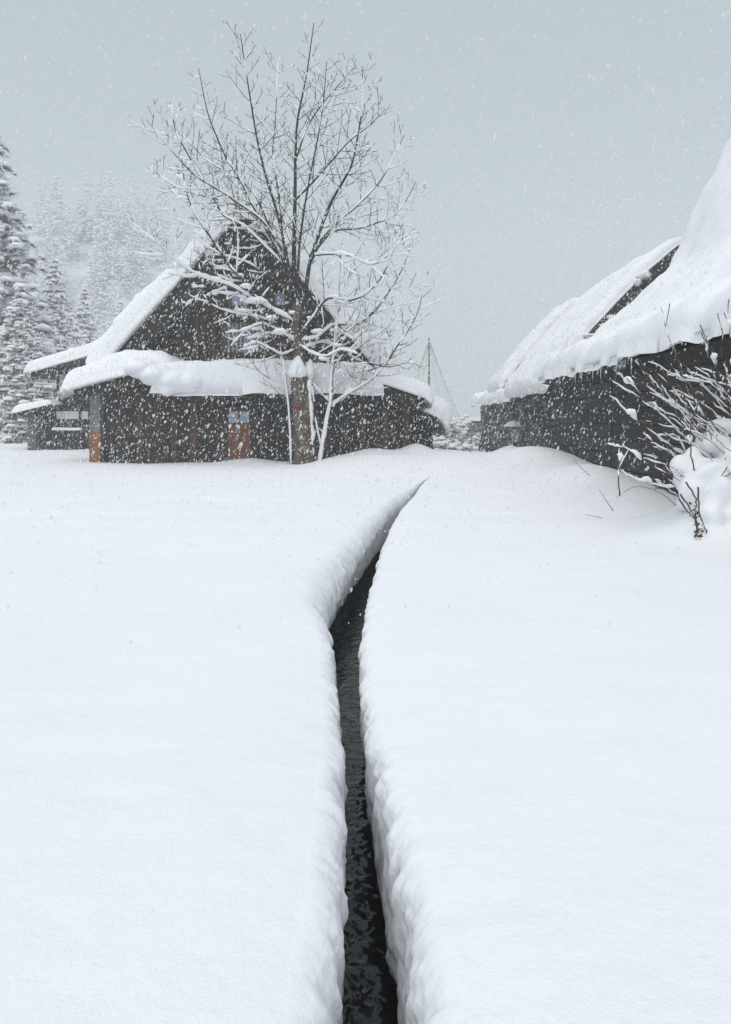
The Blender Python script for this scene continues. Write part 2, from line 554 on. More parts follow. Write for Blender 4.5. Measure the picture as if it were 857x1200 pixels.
cy_ = np.arange(-5, 17.6, .2)
for side, tab, tabw in ((-1, TL, TLW), (1, TR, TRW)):       # added dark strips: blacken the water's reflection and cut bounce light
    cx = smooth_interp(cy_, tab) + smooth_interp(cy_, tabw) + side * .035
    CV = np.concatenate([np.stack([cx + side * o_, cy_, z_ if z_ is not None else STRIP_Z(cy_)], 1) for o_, z_ in ((0, np.full(len(cy_), -1.15)), (0, None), (.12, None), (.12, np.full(len(cy_), -1.15)))])
    tag(put('stream_shade_strip', mesh_np('stream_shade_strip', CV, [grid_faces(4, len(cy_), 0, side == 1)], False), STRIPM), kind='structure')
wy = np.concatenate([np.arange(-6, 1, 0.25), np.arange(1, 20, 0.05)])
wc = (smooth_interp(wy, TL) + smooth_interp(wy, TR)) / 2
wu = np.linspace(-0.7, 0.7, 40)
WX = wc[:, None] + wu[None, :]
WY = np.repeat(wy[:, None], 40, 1)
WZ = -DEPTH + 0.008 * fbm(WX * 14, WY * 11, 0, 3)
w_me = mesh_np('stream_water', np.stack([WX, WY, WZ], 2).reshape(-1, 3), [grid_faces(len(wy), 40, 0, True)])
tag(put('stream_water', w_me, WATER), kind='structure')


# ------------------------------------------------------------------ hillside and woods behind
def hill_h(x, y):
    a = sstep(150, 232, y) * (1 - sstep(-75, 5, x)) * 62
    b = sstep(190, 236, y) * 4
    return a + b - 0.8 + 1.5 * fbm(x * .03, y * .03, 0, 3)


hx, hy = np.linspace(-236, 236, 90), np.linspace(85, 236, 50)
HX, HY = np.meshgrid(hx, hy, indexing='ij')
HZm = hill_h(HX, HY)
tag(put('hill', mesh_np('hill', np.stack([HX, HY, HZm], 2).reshape(-1, 3), [grid_faces(90, 50, 0, True)]), HILLM), kind='structure')


def conifer_parts(H, Rb, levels, per, clumps, seed, seg=6, rings=4, needles=4):
    """a cedar bowed down with snow: needle sprays and the snow pads lying on them"""
    random.seed(seed)
    sn, nd, tr = MB(), MB(), MB()
    tr.tube([(0, 0, -0.6), (0, 0, H * .3), (0, 0, H * .7), (0, 0, H * .98)], [H * .018, H * .015, H * .008, H * .002], 7)
    for k in range(levels):
        t = (k + random.random() * .7) / levels
        z = H * (0.05 + 0.94 * t)
        r0 = Rb * (1 - t) ** 0.72 + 0.12
        for j in range(max(3, int(per * (1 - t * .62)))):
            a = random.uniform(0, 2 * math.pi)
            r = r0 * random.uniform(.68, 1.15)
            ca, sa = math.cos(a), math.sin(a)
            droop = random.uniform(.35, .75)
            for c in range(clumps):
                u = (c + .7 + random.random() * .5) / clumps
                px, py, pz = ca * r * u, sa * r * u, z - droop * r * u * u * .9
                px += random.uniform(-.12, .12) * r
                py += random.uniform(-.12, .12) * r
                s = random.uniform(.24, .5) * (0.5 + r * .32) * (1.25 - .4 * u)
                sn.blob((px, py, pz + s * .2), s * 1.3, s * 1.0, s * .7, .3, a, seg, rings, True)
                for q in range(needles):
                    b = nd.n()
                    aa = a + random.uniform(-1.2, 1.2)
                    L = s * random.uniform(1.0, 1.7)
                    ex, ey = math.cos(aa) * L, math.sin(aa) * L
                    wx, wy_ = -math.sin(aa) * s * .45, math.cos(aa) * s * .45
                    nd.v += [(px - wx, py - wy_, pz), (px + wx, py + wy_, pz), (px + ex, py + ey, pz - L * random.uniform(.35, .9))]
                    nd.t.append((b, b + 1, b + 2))
    return tr, nd, sn


CON = []
for i in range(3):
    tr, nd, sn = conifer_parts(22.0, 3.5, 34, 15, 3, 31 + i)
    CON.append((tr.mesh('trunk'), nd.mesh('foliage'), sn.mesh('snow_cover', True)))


def conifer(i, loc, h, label, wide=1.0, rz=0.0, group='snow-laden conifers behind the annex'):
    t = thing('conifer_tree', label, 'tree', loc, rz, group)
    t.scale = (h / 22 * wide, h / 22 * wide, h / 22)
    for me, m, nm in zip(CON[i % 3], (BARK, NEEDLE, SNOWT), ('trunk', 'foliage', 'snow_cover')):
        put(nm, me, m, t)
    return t


def con_px(i, px, py_top, Y, label, wide=1.0):
    p = at(px, py_top, Y)
    h0 = float(hill_h(p[0], Y)) if Y > 90 else -0.1
    conifer(i, (p[0], Y, h0), p[2] - h0, label, wide, rz=i * 1.7)


con_px(0, -6, 150, 47, 'tallest snow-laden cedar, cut by the left picture edge', 1.3)
con_px(1, 24, 330, 44, 'shorter snowy cedar at the foot of the tallest cedar', 1.35)
con_px(2, 66, 300, 66, 'pale cedar with bowed top, just right of the tallest cedar', 1.1)
con_px(0, 100, 335, 82, 'faint cedar above the annex roof, between two paler ones', 1.1)
con_px(1, -60, 120, 58, 'cedar outside the left edge, beside the tallest cedar', 1.1)
con_px(2, 142, 350, 92, 'faintest of the single cedars, next to the farmhouse roof slope', 1.0)

# the far wood reads as one mass
random.seed(5)
fw_s, fw_n = [], []
lo = [conifer_parts(16, 2.9, 13, 8, 2, 80 + i, 5, 3, 1) for i in range(3)]
arr = [(np.array(l[2].v), np.array(l[2].q).reshape(-1, 4), np.array(l[2].t).reshape(-1, 3), np.array(l[1].v), np.array(l[1].t)) for l in lo]
VS, QS, TS, VN, TN, os_, on_ = [], [], [], [], [], 0, 0
for k in range(420):
    Y = random.uniform(152, 232)
    x = random.uniform(-105, 5) * Y / 110
    h = float(hill_h(x, Y))
    if h < 4:
        continue
    v, q, t, vn, tn = arr[k % 3]
    s = random.uniform(.75, 1.35)
    a = random.uniform(0, 6.28)
    M = np.array([[math.cos(a) * s, -math.sin(a) * s, 0], [math.sin(a) * s, math.cos(a) * s, 0], [0, 0, s * random.uniform(.95, 1.2)]])
    o = np.array([x, Y, h - .3])
    VS.append(v @ M.T + o)
    QS.append(q + os_)
    TS.append(t + os_)
    os_ += len(v)
    VN.append(vn @ M.T + o)
    TN.append(tn + on_)
    on_ += len(vn)
wood = put('forest', mesh_np('forest', np.concatenate(VN), [np.concatenate(TN)], False), HAZED)
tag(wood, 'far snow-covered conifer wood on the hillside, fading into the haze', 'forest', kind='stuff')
put('snow_cover', mesh_np('forest_snow', np.concatenate(VS), [np.concatenate(QS), np.concatenate(TS)]), SNOWT, wood)


# ------------------------------------------------------------------ builder for snow lying on a roof
def snow_slab(base, thick, y0, y1, nseed, m=60, n=70, lip0=0.4, lip1=0.4, endr=0.45, bumps=0.12, sag=0.0, yline=None):
    """base: x,z polyline of the roof; thick: thickness at the polyline's points; rounded at both ends and both verges"""
    base = np.asarray(base, float)
    seg = np.concatenate([[0], np.cumsum(np.linalg.norm(np.diff(base, axis=0), axis=1))])
    L = seg[-1]
    s = np.concatenate([np.linspace(0, lip0, 9)[:-1] if lip0 else [], np.linspace(lip0, L - lip1, n), np.linspace(L - lip1, L, 9)[1:] if lip1 else []])
    bx, bz = np.interp(s, seg, base[:, 0]), np.interp(s, seg, base[:, 1])
    th = np.interp(s, seg, thick)
    ks = np.exp(-np.linspace(-2, 2, 9) ** 2)
    ks /= ks.sum()
    sm = lambda a: np.convolve(np.pad(a, 4, mode='reflect', reflect_type='odd'), ks, 'valid')
    if len(base) > 2:
        bx2, bz2 = sm(bx), sm(bz)
    else:
        bx2, bz2 = bx, bz
    tx, tz = np.gradient(bx2), np.gradient(bz2)
    ln = np.hypot(tx, tz) + 1e-9
    nx, nz = -tz / ln, tx / ln
    if nz.mean() < 0:
        nx, nz = -nx, -nz
    nx, nz = sm(nx), sm(nz)
    Ly = y1 - y0
    endr = min(endr, Ly * .45)
    yv = np.concatenate([y0 + endr * (np.linspace(0, 1, 9)[:-1]) ** 1.6, np.linspace(y0 + endr, y1 - endr, m), y1 - endr * (np.linspace(1, 0, 9)[1:]) ** 1.6])

    def rnd(d, r):
        q = np.clip(d / max(r, 1e-6), 0, 1)
        return np.sqrt(np.clip(1 - (1 - q) ** 2, 0, 1))
    es = (rnd(s, lip0) if lip0 else 1) * (rnd(L - s, lip1) if lip1 else 1)
    ey = rnd(yv - y0, endr) * rnd(y1 - yv, endr)
    T = th[None, :] * es[None, :] * ey[:, None]
    nzv = fbm(yv[:, None] * .55 + nseed, s[None, :] * .55, nseed * 1.7, 3) + 0.35 * fbm(yv[:, None] * 2.1 + nseed, s[None, :] * 2.1, nseed, 3) + .16 * fbm(yv[:, None] * 6 + nseed, s[None, :] * 6, nseed, 2)
    T = T * (1 + 1.6 * bumps * nzv) + 0.01
    X = bx2[None, :] + nx[None, :] * T
    Zt = bz2[None, :] + nz[None, :] * T
    Yt = np.repeat(yv[:, None], len(s), 1)
    # verges and eaves wander a little
    Yt = Yt + (0.14 * fbm(s[None, :] * 1.1, nseed + 3, 0.0, 3)) * ((yv[:, None] < y0 + endr * .5) | (yv[:, None] > y1 - endr * .5))
    wob = 0.12 * fbm(yv * 1.3 + nseed, nseed, 5.0, 3)[:, None]
    e0 = np.exp(-s / .35)[None, :] * (1 if lip0 else 0) + np.exp(-(L - s) / .35)[None, :] * (1 if lip1 else 0)
    Zt = Zt - e0 * (sag * ey[:, None] + wob * .8)
    X = X + wob * (np.exp(-s / .35)[None, :] * (1 if lip0 else 0) - np.exp(-(L - s) / .35)[None, :] * (1 if lip1 else 0))
    Xb = np.repeat(bx[None, :], len(yv), 0) + 0 * X
    Zb = np.repeat(bz[None, :], len(yv), 0) + 0.012
    top = np.stack([X, Yt, Zt], 2).reshape(-1, 3)
    bot = np.stack([Xb, Yt, np.minimum(Zb, Zt.reshape(Zb.shape) - .004)], 2).reshape(-1, 3)
    ny, ns = len(yv), len(s)
    up = base[-1, 0] > base[0, 0]
    f1 = grid_faces(ny, ns, 0, up)
    f2 = grid_faces(ny, ns, ny * ns, not up)
    N = ny * ns
    idx = np.concatenate([np.arange(ns), np.arange(1, ny) * ns + ns - 1, (ny - 1) * ns + np.arange(ns - 2, -1, -1), np.arange(ny - 2, 0, -1) * ns])
    nxt = np.roll(idx, -1)
    f3 = np.stack([idx, nxt, nxt + N, idx + N], 1)
    if up:
        f3 = f3[:, ::-1]
    me = mesh_np('roof_snow', np.concatenate([top, bot]), [np.concatenate([f1, f2, f3])])
    return me


def swap_xy(me):
    n = len(me.vertices)
    a = np.empty(n * 3, np.float32)
    me.vertices.foreach_get('co', a)
    a = a.reshape(-1, 3)[:, [1, 0, 2]]
    me.vertices.foreach_set('co', a.ravel())
    me.flip_normals()
    me.update()
    return me


def lumps(name, parent, items, seed, m=SNOWR, amp=.4, voxel=.025, seg=24, rings=16):
    """ONE heap of merged rounded snow"""
    random.seed(seed)
    b = MB()
    for (c, sx, sy, sz, rot) in items:
        k = b.n()
        b.blob((0, 0, 0), sx, sy, sz, 0.0, rot, seg, rings)
        V = np.array(b.v[k:])
        nn = fbm(V[:, 0] * 4.2 + c[0], V[:, 1] * 4.2 + c[1], V[:, 2] * 4.2 + seed, 3)
        V = V * (1 + amp * nn)[:, None] + np.array(c)
        b.v[k:] = [tuple(v) for v in V]
    o = b.build(name, m, parent, True)
    rm = o.modifiers.new('merge', 'REMESH')
    rm.mode = 'VOXEL'
    rm.voxel_size = voxel
    rm.use_smooth_shade = True
    sm2 = o.modifiers.new('soften', 'SMOOTH')
    sm2.factor = .5
    sm2.iterations = 12
    bpy.context.view_layer.update()
    nm = bpy.data.meshes.new_from_object(o.evaluated_get(bpy.context.evaluated_depsgraph_get()))
    o.modifiers.clear()
    o.data = nm
    o.location = tuple(-np.array(parent.location))
    return o


def icicle_mesh(L, r):
    b = MB()
    b.tube([(0, 0, 0.03), (0.003, 0, -L * .35), (-.003, .002, -L * .7), (0, 0, -L)], [r, r * .75, r * .4, r * .05], 6)
    return b.mesh('icicle', True)


ICM = [icicle_mesh(L, r) for L, r in ((.28, .018), (.42, .022), (.2, .014))]


# ------------------------------------------------------------------ the big farmhouse across the snow field
HY0 = 26.0
K = HY0 / F
house = thing('farmhouse', 'large dark thatched farmhouse with steep snowy gable behind the bare tree', 'house', (-4.7, HY0, 0))
HO = np.array([-4.7, HY0, 0.0])


def H(px, py, Y):
    return at(px, py, Y) - HO


xl, xr = H(116, 0, HY0)[0], H(478, 0, HY0)[0]
# lower storey: vertical boards with a door between posts
door_l, door_r = H(266, 0, HY0)[0], H(295, 0, HY0)[0]
bw = 0.34
board = MB().box(-bw / 2 + .006, bw / 2 - .006, -.02, .02, -0.4, 2.75).mesh('board')
x = xl + .15
while x < xr - .05:
    if not (door_l - .12 < x < door_r + .12):
        put('wall_board', board, WOOD, house, (x, random.uniform(-.012, .012), random.uniform(-.04, .04)))
    x += bw
back = MB().box(xl, xr, .06, 11.0, -.4, 2.9).build('wall', WOOD, house)
post = MB().box(-.11, .11, -.09, .06, -0.4, 2.78).mesh('post')
for px in (165, 205, 228, 262, 299, 340, 385, 425, 452, 476):
    put('post', post, BROWN, house, (H(px, 0, HY0)[0], -.03, 0))
rail = MB()
for z in (0.95, 2.62):
    rail.box(xl + .1, door_l - .05, -.075, -.03, z, z + .14)
    rail.box(door_r + .05, xr - .05, -.0751, -.03, z, z + .14)
rail.build('rail', BROWN, house)
cp = thing  # corner post is a part of the house
p0 = H(112.5, 0, 25.7)
MB().box(p0[0] - .2, p0[0] + .2, -.42, -.02, -.4, 1.15).build('corner_post_foot', ORANGE, house)
MB().box(p0[0] - .19, p0[0] + .19, -.41, -.03, 1.15, 2.95).build('corner_post', GREYW, house)
# door
dz0, dz1 = 0.0, H(0, 480, HY0)[2]
door = MB().box(door_l + .05, door_r - .05, -.05, .05, -.3, dz1 - .02).build('door', DOORW, house)
dw = (door_r - door_l - .1) / 4
dpl = MB().box(-dw / 2 + .006, dw / 2 - .006, -.075, -.051, -.3, dz1 - .55).mesh('door_board')
for i in range(4):
    put('door_board', dpl, DOORW, door, (door_l + .05 + dw * (i + .5), 0, 0))
for i in (0, 1):
    xa = door_l + .09 + i * (door_r - door_l - .1) / 2
    MB().box(xa, xa + (door_r - door_l) / 2 - .12, -.085, -.052, dz1 - .50, dz1 - .07).build('pane', PANE, door)
MB().box(door_l + .38, door_l + .42, -.1, -.076, .75, .95).build('door_handle', METAL, door)
fr = MB().box(door_l - .06, door_l + .045, -.1, .03, -.3, dz1 + .1).box(door_r - .045, door_r + .06, -.1, .03, -.3, dz1 + .1).box(door_l + .046, door_r - .046, -.099, .03, dz1 - .02, dz1 + .1)
fr.build('door_frame', BROWN, house)

# front pent roof and its snow
fx0, fx1 = H(186, 0, 25)[0], H(447, 0, 25)[0]
pr = MB()
for y0, y1, z0, z1 in ((-1.0, 1.6, 2.62, 3.15),):
    b = pr.n()
    pr.v += [(fx0, y0, z0), (fx1, y0, z0), (fx1, y1, z1), (fx0, y1, z1), (fx0, y0, z0 - .16), (fx1, y0, z0 - .16), (fx1, y1, z1 - .16), (fx0, y1, z1 - .16)]
    pr.q += [tuple(b + k for k in f) for f in ((0, 1, 2, 3), (7, 6, 5, 4), (4, 5, 1, 0), (5, 6, 2, 1), (6, 7, 3, 2), (7, 4, 0, 3))]
pent = pr.build('front_pent_roof', WOOD, house)
raft = MB().bar((0, -.95, 2.40), (0, .0, 2.60), .09, .11).mesh('rafter')
xx = fx0 + .2
while xx < fx1:
    put('rafter', raft, BROWN, pent, (xx, 0, 0))
    xx += .62
sm_ = swap_xy(snow_slab([(-1.28, 2.55), (-1.0, 2.60), (1.6, 3.12)], [1.05, 1.1, .7], fx0 - .25, fx1 + .1, 3.0, m=80, n=22, lip0=.55, lip1=0, endr=.9, bumps=.16, sag=.05))
put('roof_snow', sm_, SNOWR, pent)

# side pent roofs, seen end on
Lp = [(H(86, 457, 25.2)[0], H(86, 457, 25.2)[2]), (H(150, 440, 25.2)[0], H(150, 440, 25.2)[2]), (H(192, 440, 25.2)[0], 3.35)]
Rp = [(H(410, 455, 25.4)[0], 3.0), (H(450, 449, 25.4)[0], H(450, 451, 25.4)[2]), (H(497, 466, 25.4)[0], H(497, 467, 25.4)[2])]
for nm, P, sd in (('left_pent_roof', Lp, 5.0), ('right_pent_roof', Rp, 8.0)):
    b = MB()
    P2 = P + [(p[0], p[1] - .17) for p in reversed(P)]
    n = len(P)
    for i in range(n - 1):
        b.poly_prism([P[i], P[i + 1], (P[i + 1][0], P[i + 1][1] - .18), (P[i][0], P[i][1] - .18)], -.75, 10.5)
    o = b.build('side_pent_roof', WOOD, house)
    bb = MB()
    for i in range(n - 1):
        bb.bar((P[i][0], -.72, P[i][1] - .27), (P[i + 1][0], -.72, P[i + 1][1] - .27), .1, .2)
    bb.build('verge_board', WOOD, o)
    if sd == 5.0:
        base = [(P[0][0] - .45, P[0][1] - .14), P[0], P[1], (P[2][0] + .6, P[2][1])]
        me = snow_slab(base, [.62, .78, .95, .75], -1.15, 10.5, sd, m=50, n=36, lip0=.65, lip1=.9, endr=.75, bumps=.10, sag=.16)
    else:
        base = [P[0], P[1], P[2], (P[2][0] + .3, P[2][1] - .2)]
        me = snow_slab(base, [.5, .62, .55, .45], -1.0, 10.5, sd, m=50, n=30, lip0=.3, lip1=.5, endr=.45, bumps=.10, sag=.12)
    put('roof_snow', me, SNOWR, o)
# infill gables under the side roofs
MB().poly_prism([(xl, 2.5), (H(200, 0, 26)[0], 2.5), (H(200, 0, 26)[0], 3.0), (H(150, 0, 26)[0], Lp[1][1] - .2), (xl, Lp[0][1] + .05)], .02, .3).build('wall', WOOD, house)
MB().poly_prism([(H(405, 0, 26)[0], 2.5), (xr, 2.5), (xr, Rp[2][1] - .05), (H(450, 0, 26)[0], Rp[1][1] - .2), (H(405, 0, 26)[0], 2.9)], .02, .3).build('wall', WOOD, house)

lumps('roof_snow_lump', house, [(at(186, 440, 25.1), .75, .8, .42, 0), (at(204, 447, 24.95), .7, .6, .46, .2), (at(168, 432, 25.2), .7, .9, .38, .1),
                                (at(196, 458, 24.75), .28, .25, .2, 0), (at(222, 448, 24.95), .6, .5, .42, -.2)], 6, amp=.12, voxel=.05)
# lean-to set back at the right
ll, lr = H(470, 0, 29)[0], H(505, 0, 29)[0]
lb = MB().box(-.16, .16, -.02, .02, -.3, 2.25).mesh('board')
x = ll
while x < lr:
    put('wall_board', lb, WOOD, house, (x, 3.0, 0))
    x += .33
MB().box(ll - .1, lr + .1, 3.05, 8.6, -.3, 2.2).build('lean_to_wall', WOOD, house)
lroof = MB()
q0, q1 = (H(472, 473, 28.5)[0], H(472, 473, 28.5)[2]), (H(512, 491, 28.5)[0], H(512, 489, 28.5)[2])
lroof.poly_prism([q0, q1, (q1[0], q1[1] - .15), (q0[0], q0[1] - .15)], 2.5, 8.9)
lro = lroof.build('lean_to_roof', WOOD, house)
put('roof_snow', snow_slab([(q0[0] - .3, q0[1] + .12), q0, q1, (q1[0] + .34, q1[1] - .45)], [.55, .75, .8, .55], 2.2, 9.0, 11.0, m=30, n=26, lip0=.3, lip1=.5, endr=.5, bumps=.1, sag=.3), SNOWR, lro)

# the steep gable
GYp = 1.2
Yg = HY0 + 0.75
apex = H(288, 256, Yg)
gl, gr = H(133, 424, Yg), H(443, 437, Yg)


def edge_x(z, side):
    e = gl if side < 0 else gr
    t = (z - e[2]) / (apex[2] - e[2])
    return e[0] + (apex[0] - e[0]) * t


gz0 = 2.6
gb_n = 0
x = gl[0] + .9
while x < gr[0] - .8:
    tl = apex[2] - .9 - abs(x - apex[0]) * (apex[2] - gl[2]) / (apex[0] - gl[0])
    if tl > gz0 + .2:
        hw = .165
        sl = (apex[2] - gl[2]) / (apex[0] - gl[0]) * hw
        s = -1 if x > apex[0] else 1
        b = MB().poly_prism([(-hw, gz0), (hw, gz0), (hw, tl + s * sl), (-hw, tl - s * sl)], -.02, .02)
        b.build('gable_board', WOOD, house, loc=(x, GYp + random.uniform(-.012, .012), 0))
    x += .34
MB().poly_prism([(gl[0] + .6, gz0), (gr[0] - .6, gz0), (apex[0], apex[2] - .55)], GYp + .05, GYp + .3).build('gable_wall', WOOD, house)
fb = MB()
for z in (4.6, 5.9, 7.3):
    a, c = edge_x(z + .3, -1) + .5, edge_x(z + .3, 1) - .5
    MB().box(a, c, GYp - .13, GYp - .03, z, z + .17).build('gable_beam', BROWN, house)
for px in (196, 232, 252, 318, 345, 376):
    x = H(px, 0, HY0 + GYp)[0]
    t = min((x - gl[0]) / (apex[0] - gl[0]), (gr[0] - x) / (gr[0] - apex[0]))
    MB().box(x - .09, x + .09, GYp - .20, GYp - .131, gz0 + .3, gl[2] + (apex[2] - gl[2]) * t - .8).build('gable_post', BROWN, house)


def window(px0, px1, py0, py1, bars, label=None):
    a, c = H(px0, py1, HY0 + GYp - .25), H(px1, py0, HY0 + GYp - .25)
    x0, x1, z0, z1 = a[0], c[0], a[2], c[2]
    y = GYp - .22
    w = MB().box(x0 - .09, x0, y - .06, y + .12, z0 - .09, z1 + .09).box(x1, x1 + .09, y - .06, y + .12, z0 - .09, z1 + .09) \
        .box(x0, x1, y - .059, y + .12, z0 - .09, z0).box(x0, x1, y - .059, y + .12, z1, z1 + .09).build('window', BROWN, house)
    MB().box(x0, x1, y + .02, y + .05, z0, z1).build('pane', PANE, w)
    if bars:
        n = bars
        for i in range(n):
            xb = x0 + (x1 - x0) * (i + .5) / n
            MB().box(xb - .03, xb + .03, y - .045, y - .005, z0, z1).build('lattice_bar', BROWN, w)
    return w


window(271, 291, 343, 358, 0)
window(263, 311, 379, 413, 10)
window(322, 334, 343, 358, 0)

# thatch and the snow on it
th_t = .75
sl_l = Vector((apex[0] - gl[0], 0, apex[2] - gl[2])).normalized()
tb = MB()
top = [(gl[0] - .55, gl[2] - .7), (gl[0], gl[2]), (apex[0] - .25, apex[2] - .12), (apex[0] + .25, apex[2] - .12), (gr[0], gr[2]), (gr[0] + .5, gr[2] - .6)]
nx_ = (apex[2] - gl[2]) / math.hypot(apex[0] - gl[0], apex[2] - gl[2])
nz_ = (apex[0] - gl[0]) / math.hypot(apex[0] - gl[0], apex[2] - gl[2])
inn = [(top[0][0] + .55, top[0][1] + .05), (gl[0] + nx_ * th_t, gl[2] - nz_ * th_t + .25), (apex[0], apex[2] - 1.15), (apex[0] + .02, apex[2] - 1.15), (gr[0] - nx_ * th_t, gr[2] - nz_ * th_t + .25), (top[5][0] - .5, top[5][1] + .05)]
random.seed(4)
ysl = [.35, .42, 2, 5, 8, 11]
b = len(tb.v)
N1 = 40


def resamp(P, n):
    P = np.asarray(P, float)
    d = np.concatenate([[0], np.cumsum(np.linalg.norm(np.diff(P, axis=0), axis=1))])
    s = np.linspace(0, d[-1], n)
    return np.stack([np.interp(s, d, P[:, 0]), np.interp(s, d, P[:, 1])], 1)


to, ti = resamp(top, N1), resamp(inn, N1)
for k, y in enumerate(ysl):
    for a_, c_ in zip(to, ti):
        j = .05 if k < 2 else .02
        tb.v.append((a_[0], y + random.uniform(-j, j), a_[1] + random.uniform(-.02, .0)))
        tb.v.append((c_[0] + random.uniform(-j, j), y + random.uniform(-j, j), c_[1] + random.uniform(-j, j)))
for k in range(len(ysl) - 1):
    for i in range(N1 - 1):
        p = b + (k * N1 + i) * 2
        q = b + ((k + 1) * N1 + i) * 2
        tb.q.append((p, q, q + 2, p + 2))
        tb.q.append((p + 1, p + 3, q + 3, q + 1))
for k, rv_ in ((0, False), (len(ysl) - 1, True)):
    for i in range(N1 - 1):
        p = b + (k * N1 + i) * 2
        f = (p, p + 2, p + 3, p + 1)
        tb.q.append(f[::-1] if rv_ else f)
roof = tb.build('thatched_roof', THATCH, house)
me = snow_slab([top[0], top[1], (apex[0] - .3, apex[2] - .14), (apex[0] + .3, apex[2] - .14), top[4], top[5]],
               [.85, 1.1, .75, .5, .9, .7], .12, 11.2, 21.0, m=50, n=110, lip0=.5, lip1=.5, endr=.5, bumps=.16, sag=.1)
put('roof_snow', me, SNOWR, roof)

# ------------------------------------------------------------------ annex at the far left
YA = 34.0
an = thing('annex_house', 'small two-storey timber annex with snowy eaves left of the large farmhouse', 'house', (-14.5, YA, 0))
AO = np.array([-14.5, YA, 0])


def A(px, py, Y=YA):
    return at(px, py, Y) - AO


a0, a1 = A(48, 526), A(150, 430)
MB().box(a0[0] + .05, a1[0], .05, 7, -.4, A(0, 482)[2]).build('wall', WOOD, an)
ab = MB().box(-.19, .19, -.02, .02, -.4, A(0, 483)[2]).mesh('board')
x = a0[0] + .2
while x < a1[0]:
    put('wall_board', ab, WOOD, an, (x, 0, 0))
    x += .39
MB().box(A(37, 0)[0], A(47, 0)[0], -.4, 2.5, -.4, A(0, 487)[2]).build('porch_wall', GREYW, an)
MB().box(A(60, 0)[0], A(150, 0)[0], .6, 6.8, A(0, 482)[2], A(0, 436)[2]).build('upper_wall', WOOD, an)
MB().box(A(64, 0)[0], A(71, 0)[0], .5, .59, A(0, 466)[2], A(0, 438)[2]).build('plaster_panel', PLASTER, an)
for px in (63, 72.5):
    MB().box(A(px, 0)[0] - .05, A(px, 0)[0] + .05, .46, .595, A(0, 480)[2], A(0, 436)[2]).build('post', WOOD, an)
pz = MB().box(A(66, 0)[0], A(106, 0)[0], -.09, -.025, A(0, 491)[2], A(0, 482)[2]).build('plaster_band', PLASTER, an)
for px in (49, 66, 95, 106):
    MB().box(A(px, 0)[0] - .06, A(px, 0)[0] + .06, -.13, -.022, -.4, A(0, 481)[2]).build('post', WOOD, an)
MB().box(A(65, 0)[0], A(98, 0)[0], -.3, -.131, A(0, 506)[2], A(0, 505)[2] + .02).build('ledge', WOOD, an)
put('ledge_snow', snow_slab([(A(64, 0)[0], A(0, 504.5)[2]), (A(98, 0)[0], A(0, 504.5)[2])], [.12, .12], -.36, -.1, 4, m=6, n=20, lip0=.12, lip1=.12, endr=.1, bumps=.2), SNOWR, an)
# roofs sloping down to the left
u0, u1 = A(40, 437), A(122, 415)
ur = MB().poly_prism([(u0[0], u0[2]), (u1[0], u1[2]), (u1[0], u1[2] - .35), (u0[0], u0[2] - .22)], -.5, 7.6).build('upper_roof', WOOD, an)
put('roof_snow', snow_slab([(u0[0] - .12, u0[2] - .05), (u0[0] + .3, u0[2] + .02), (u1[0], u1[2]), (u1[0] + 2, u1[2] + .6)], [.55, .62, .66, .6], -.75, 7.8, 31, m=30, n=40, lip0=.35, lip1=.4, endr=.4, bumps=.08, sag=.08), SNOWR, ur)
v0, v1 = A(27, 484), A(71, 474)
lr_ = MB().poly_prism([(v0[0], v0[2]), (v1[0], v1[2]), (v1[0], v1[2] - .2), (v0[0], v0[2] - .2)], -.9, 3.0).build('lower_roof', WOOD, an)
put('roof_snow', snow_slab([(v0[0] - .1, v0[2] - .04), (v0[0] + .3, v0[2] + .03), (v1[0], v1[2])], [.36, .42, .3], -1.05, 3.1, 37, m=24, n=26, lip0=.3, lip1=.25, endr=.35, bumps=.1, sag=.05), SNOWR, lr_)


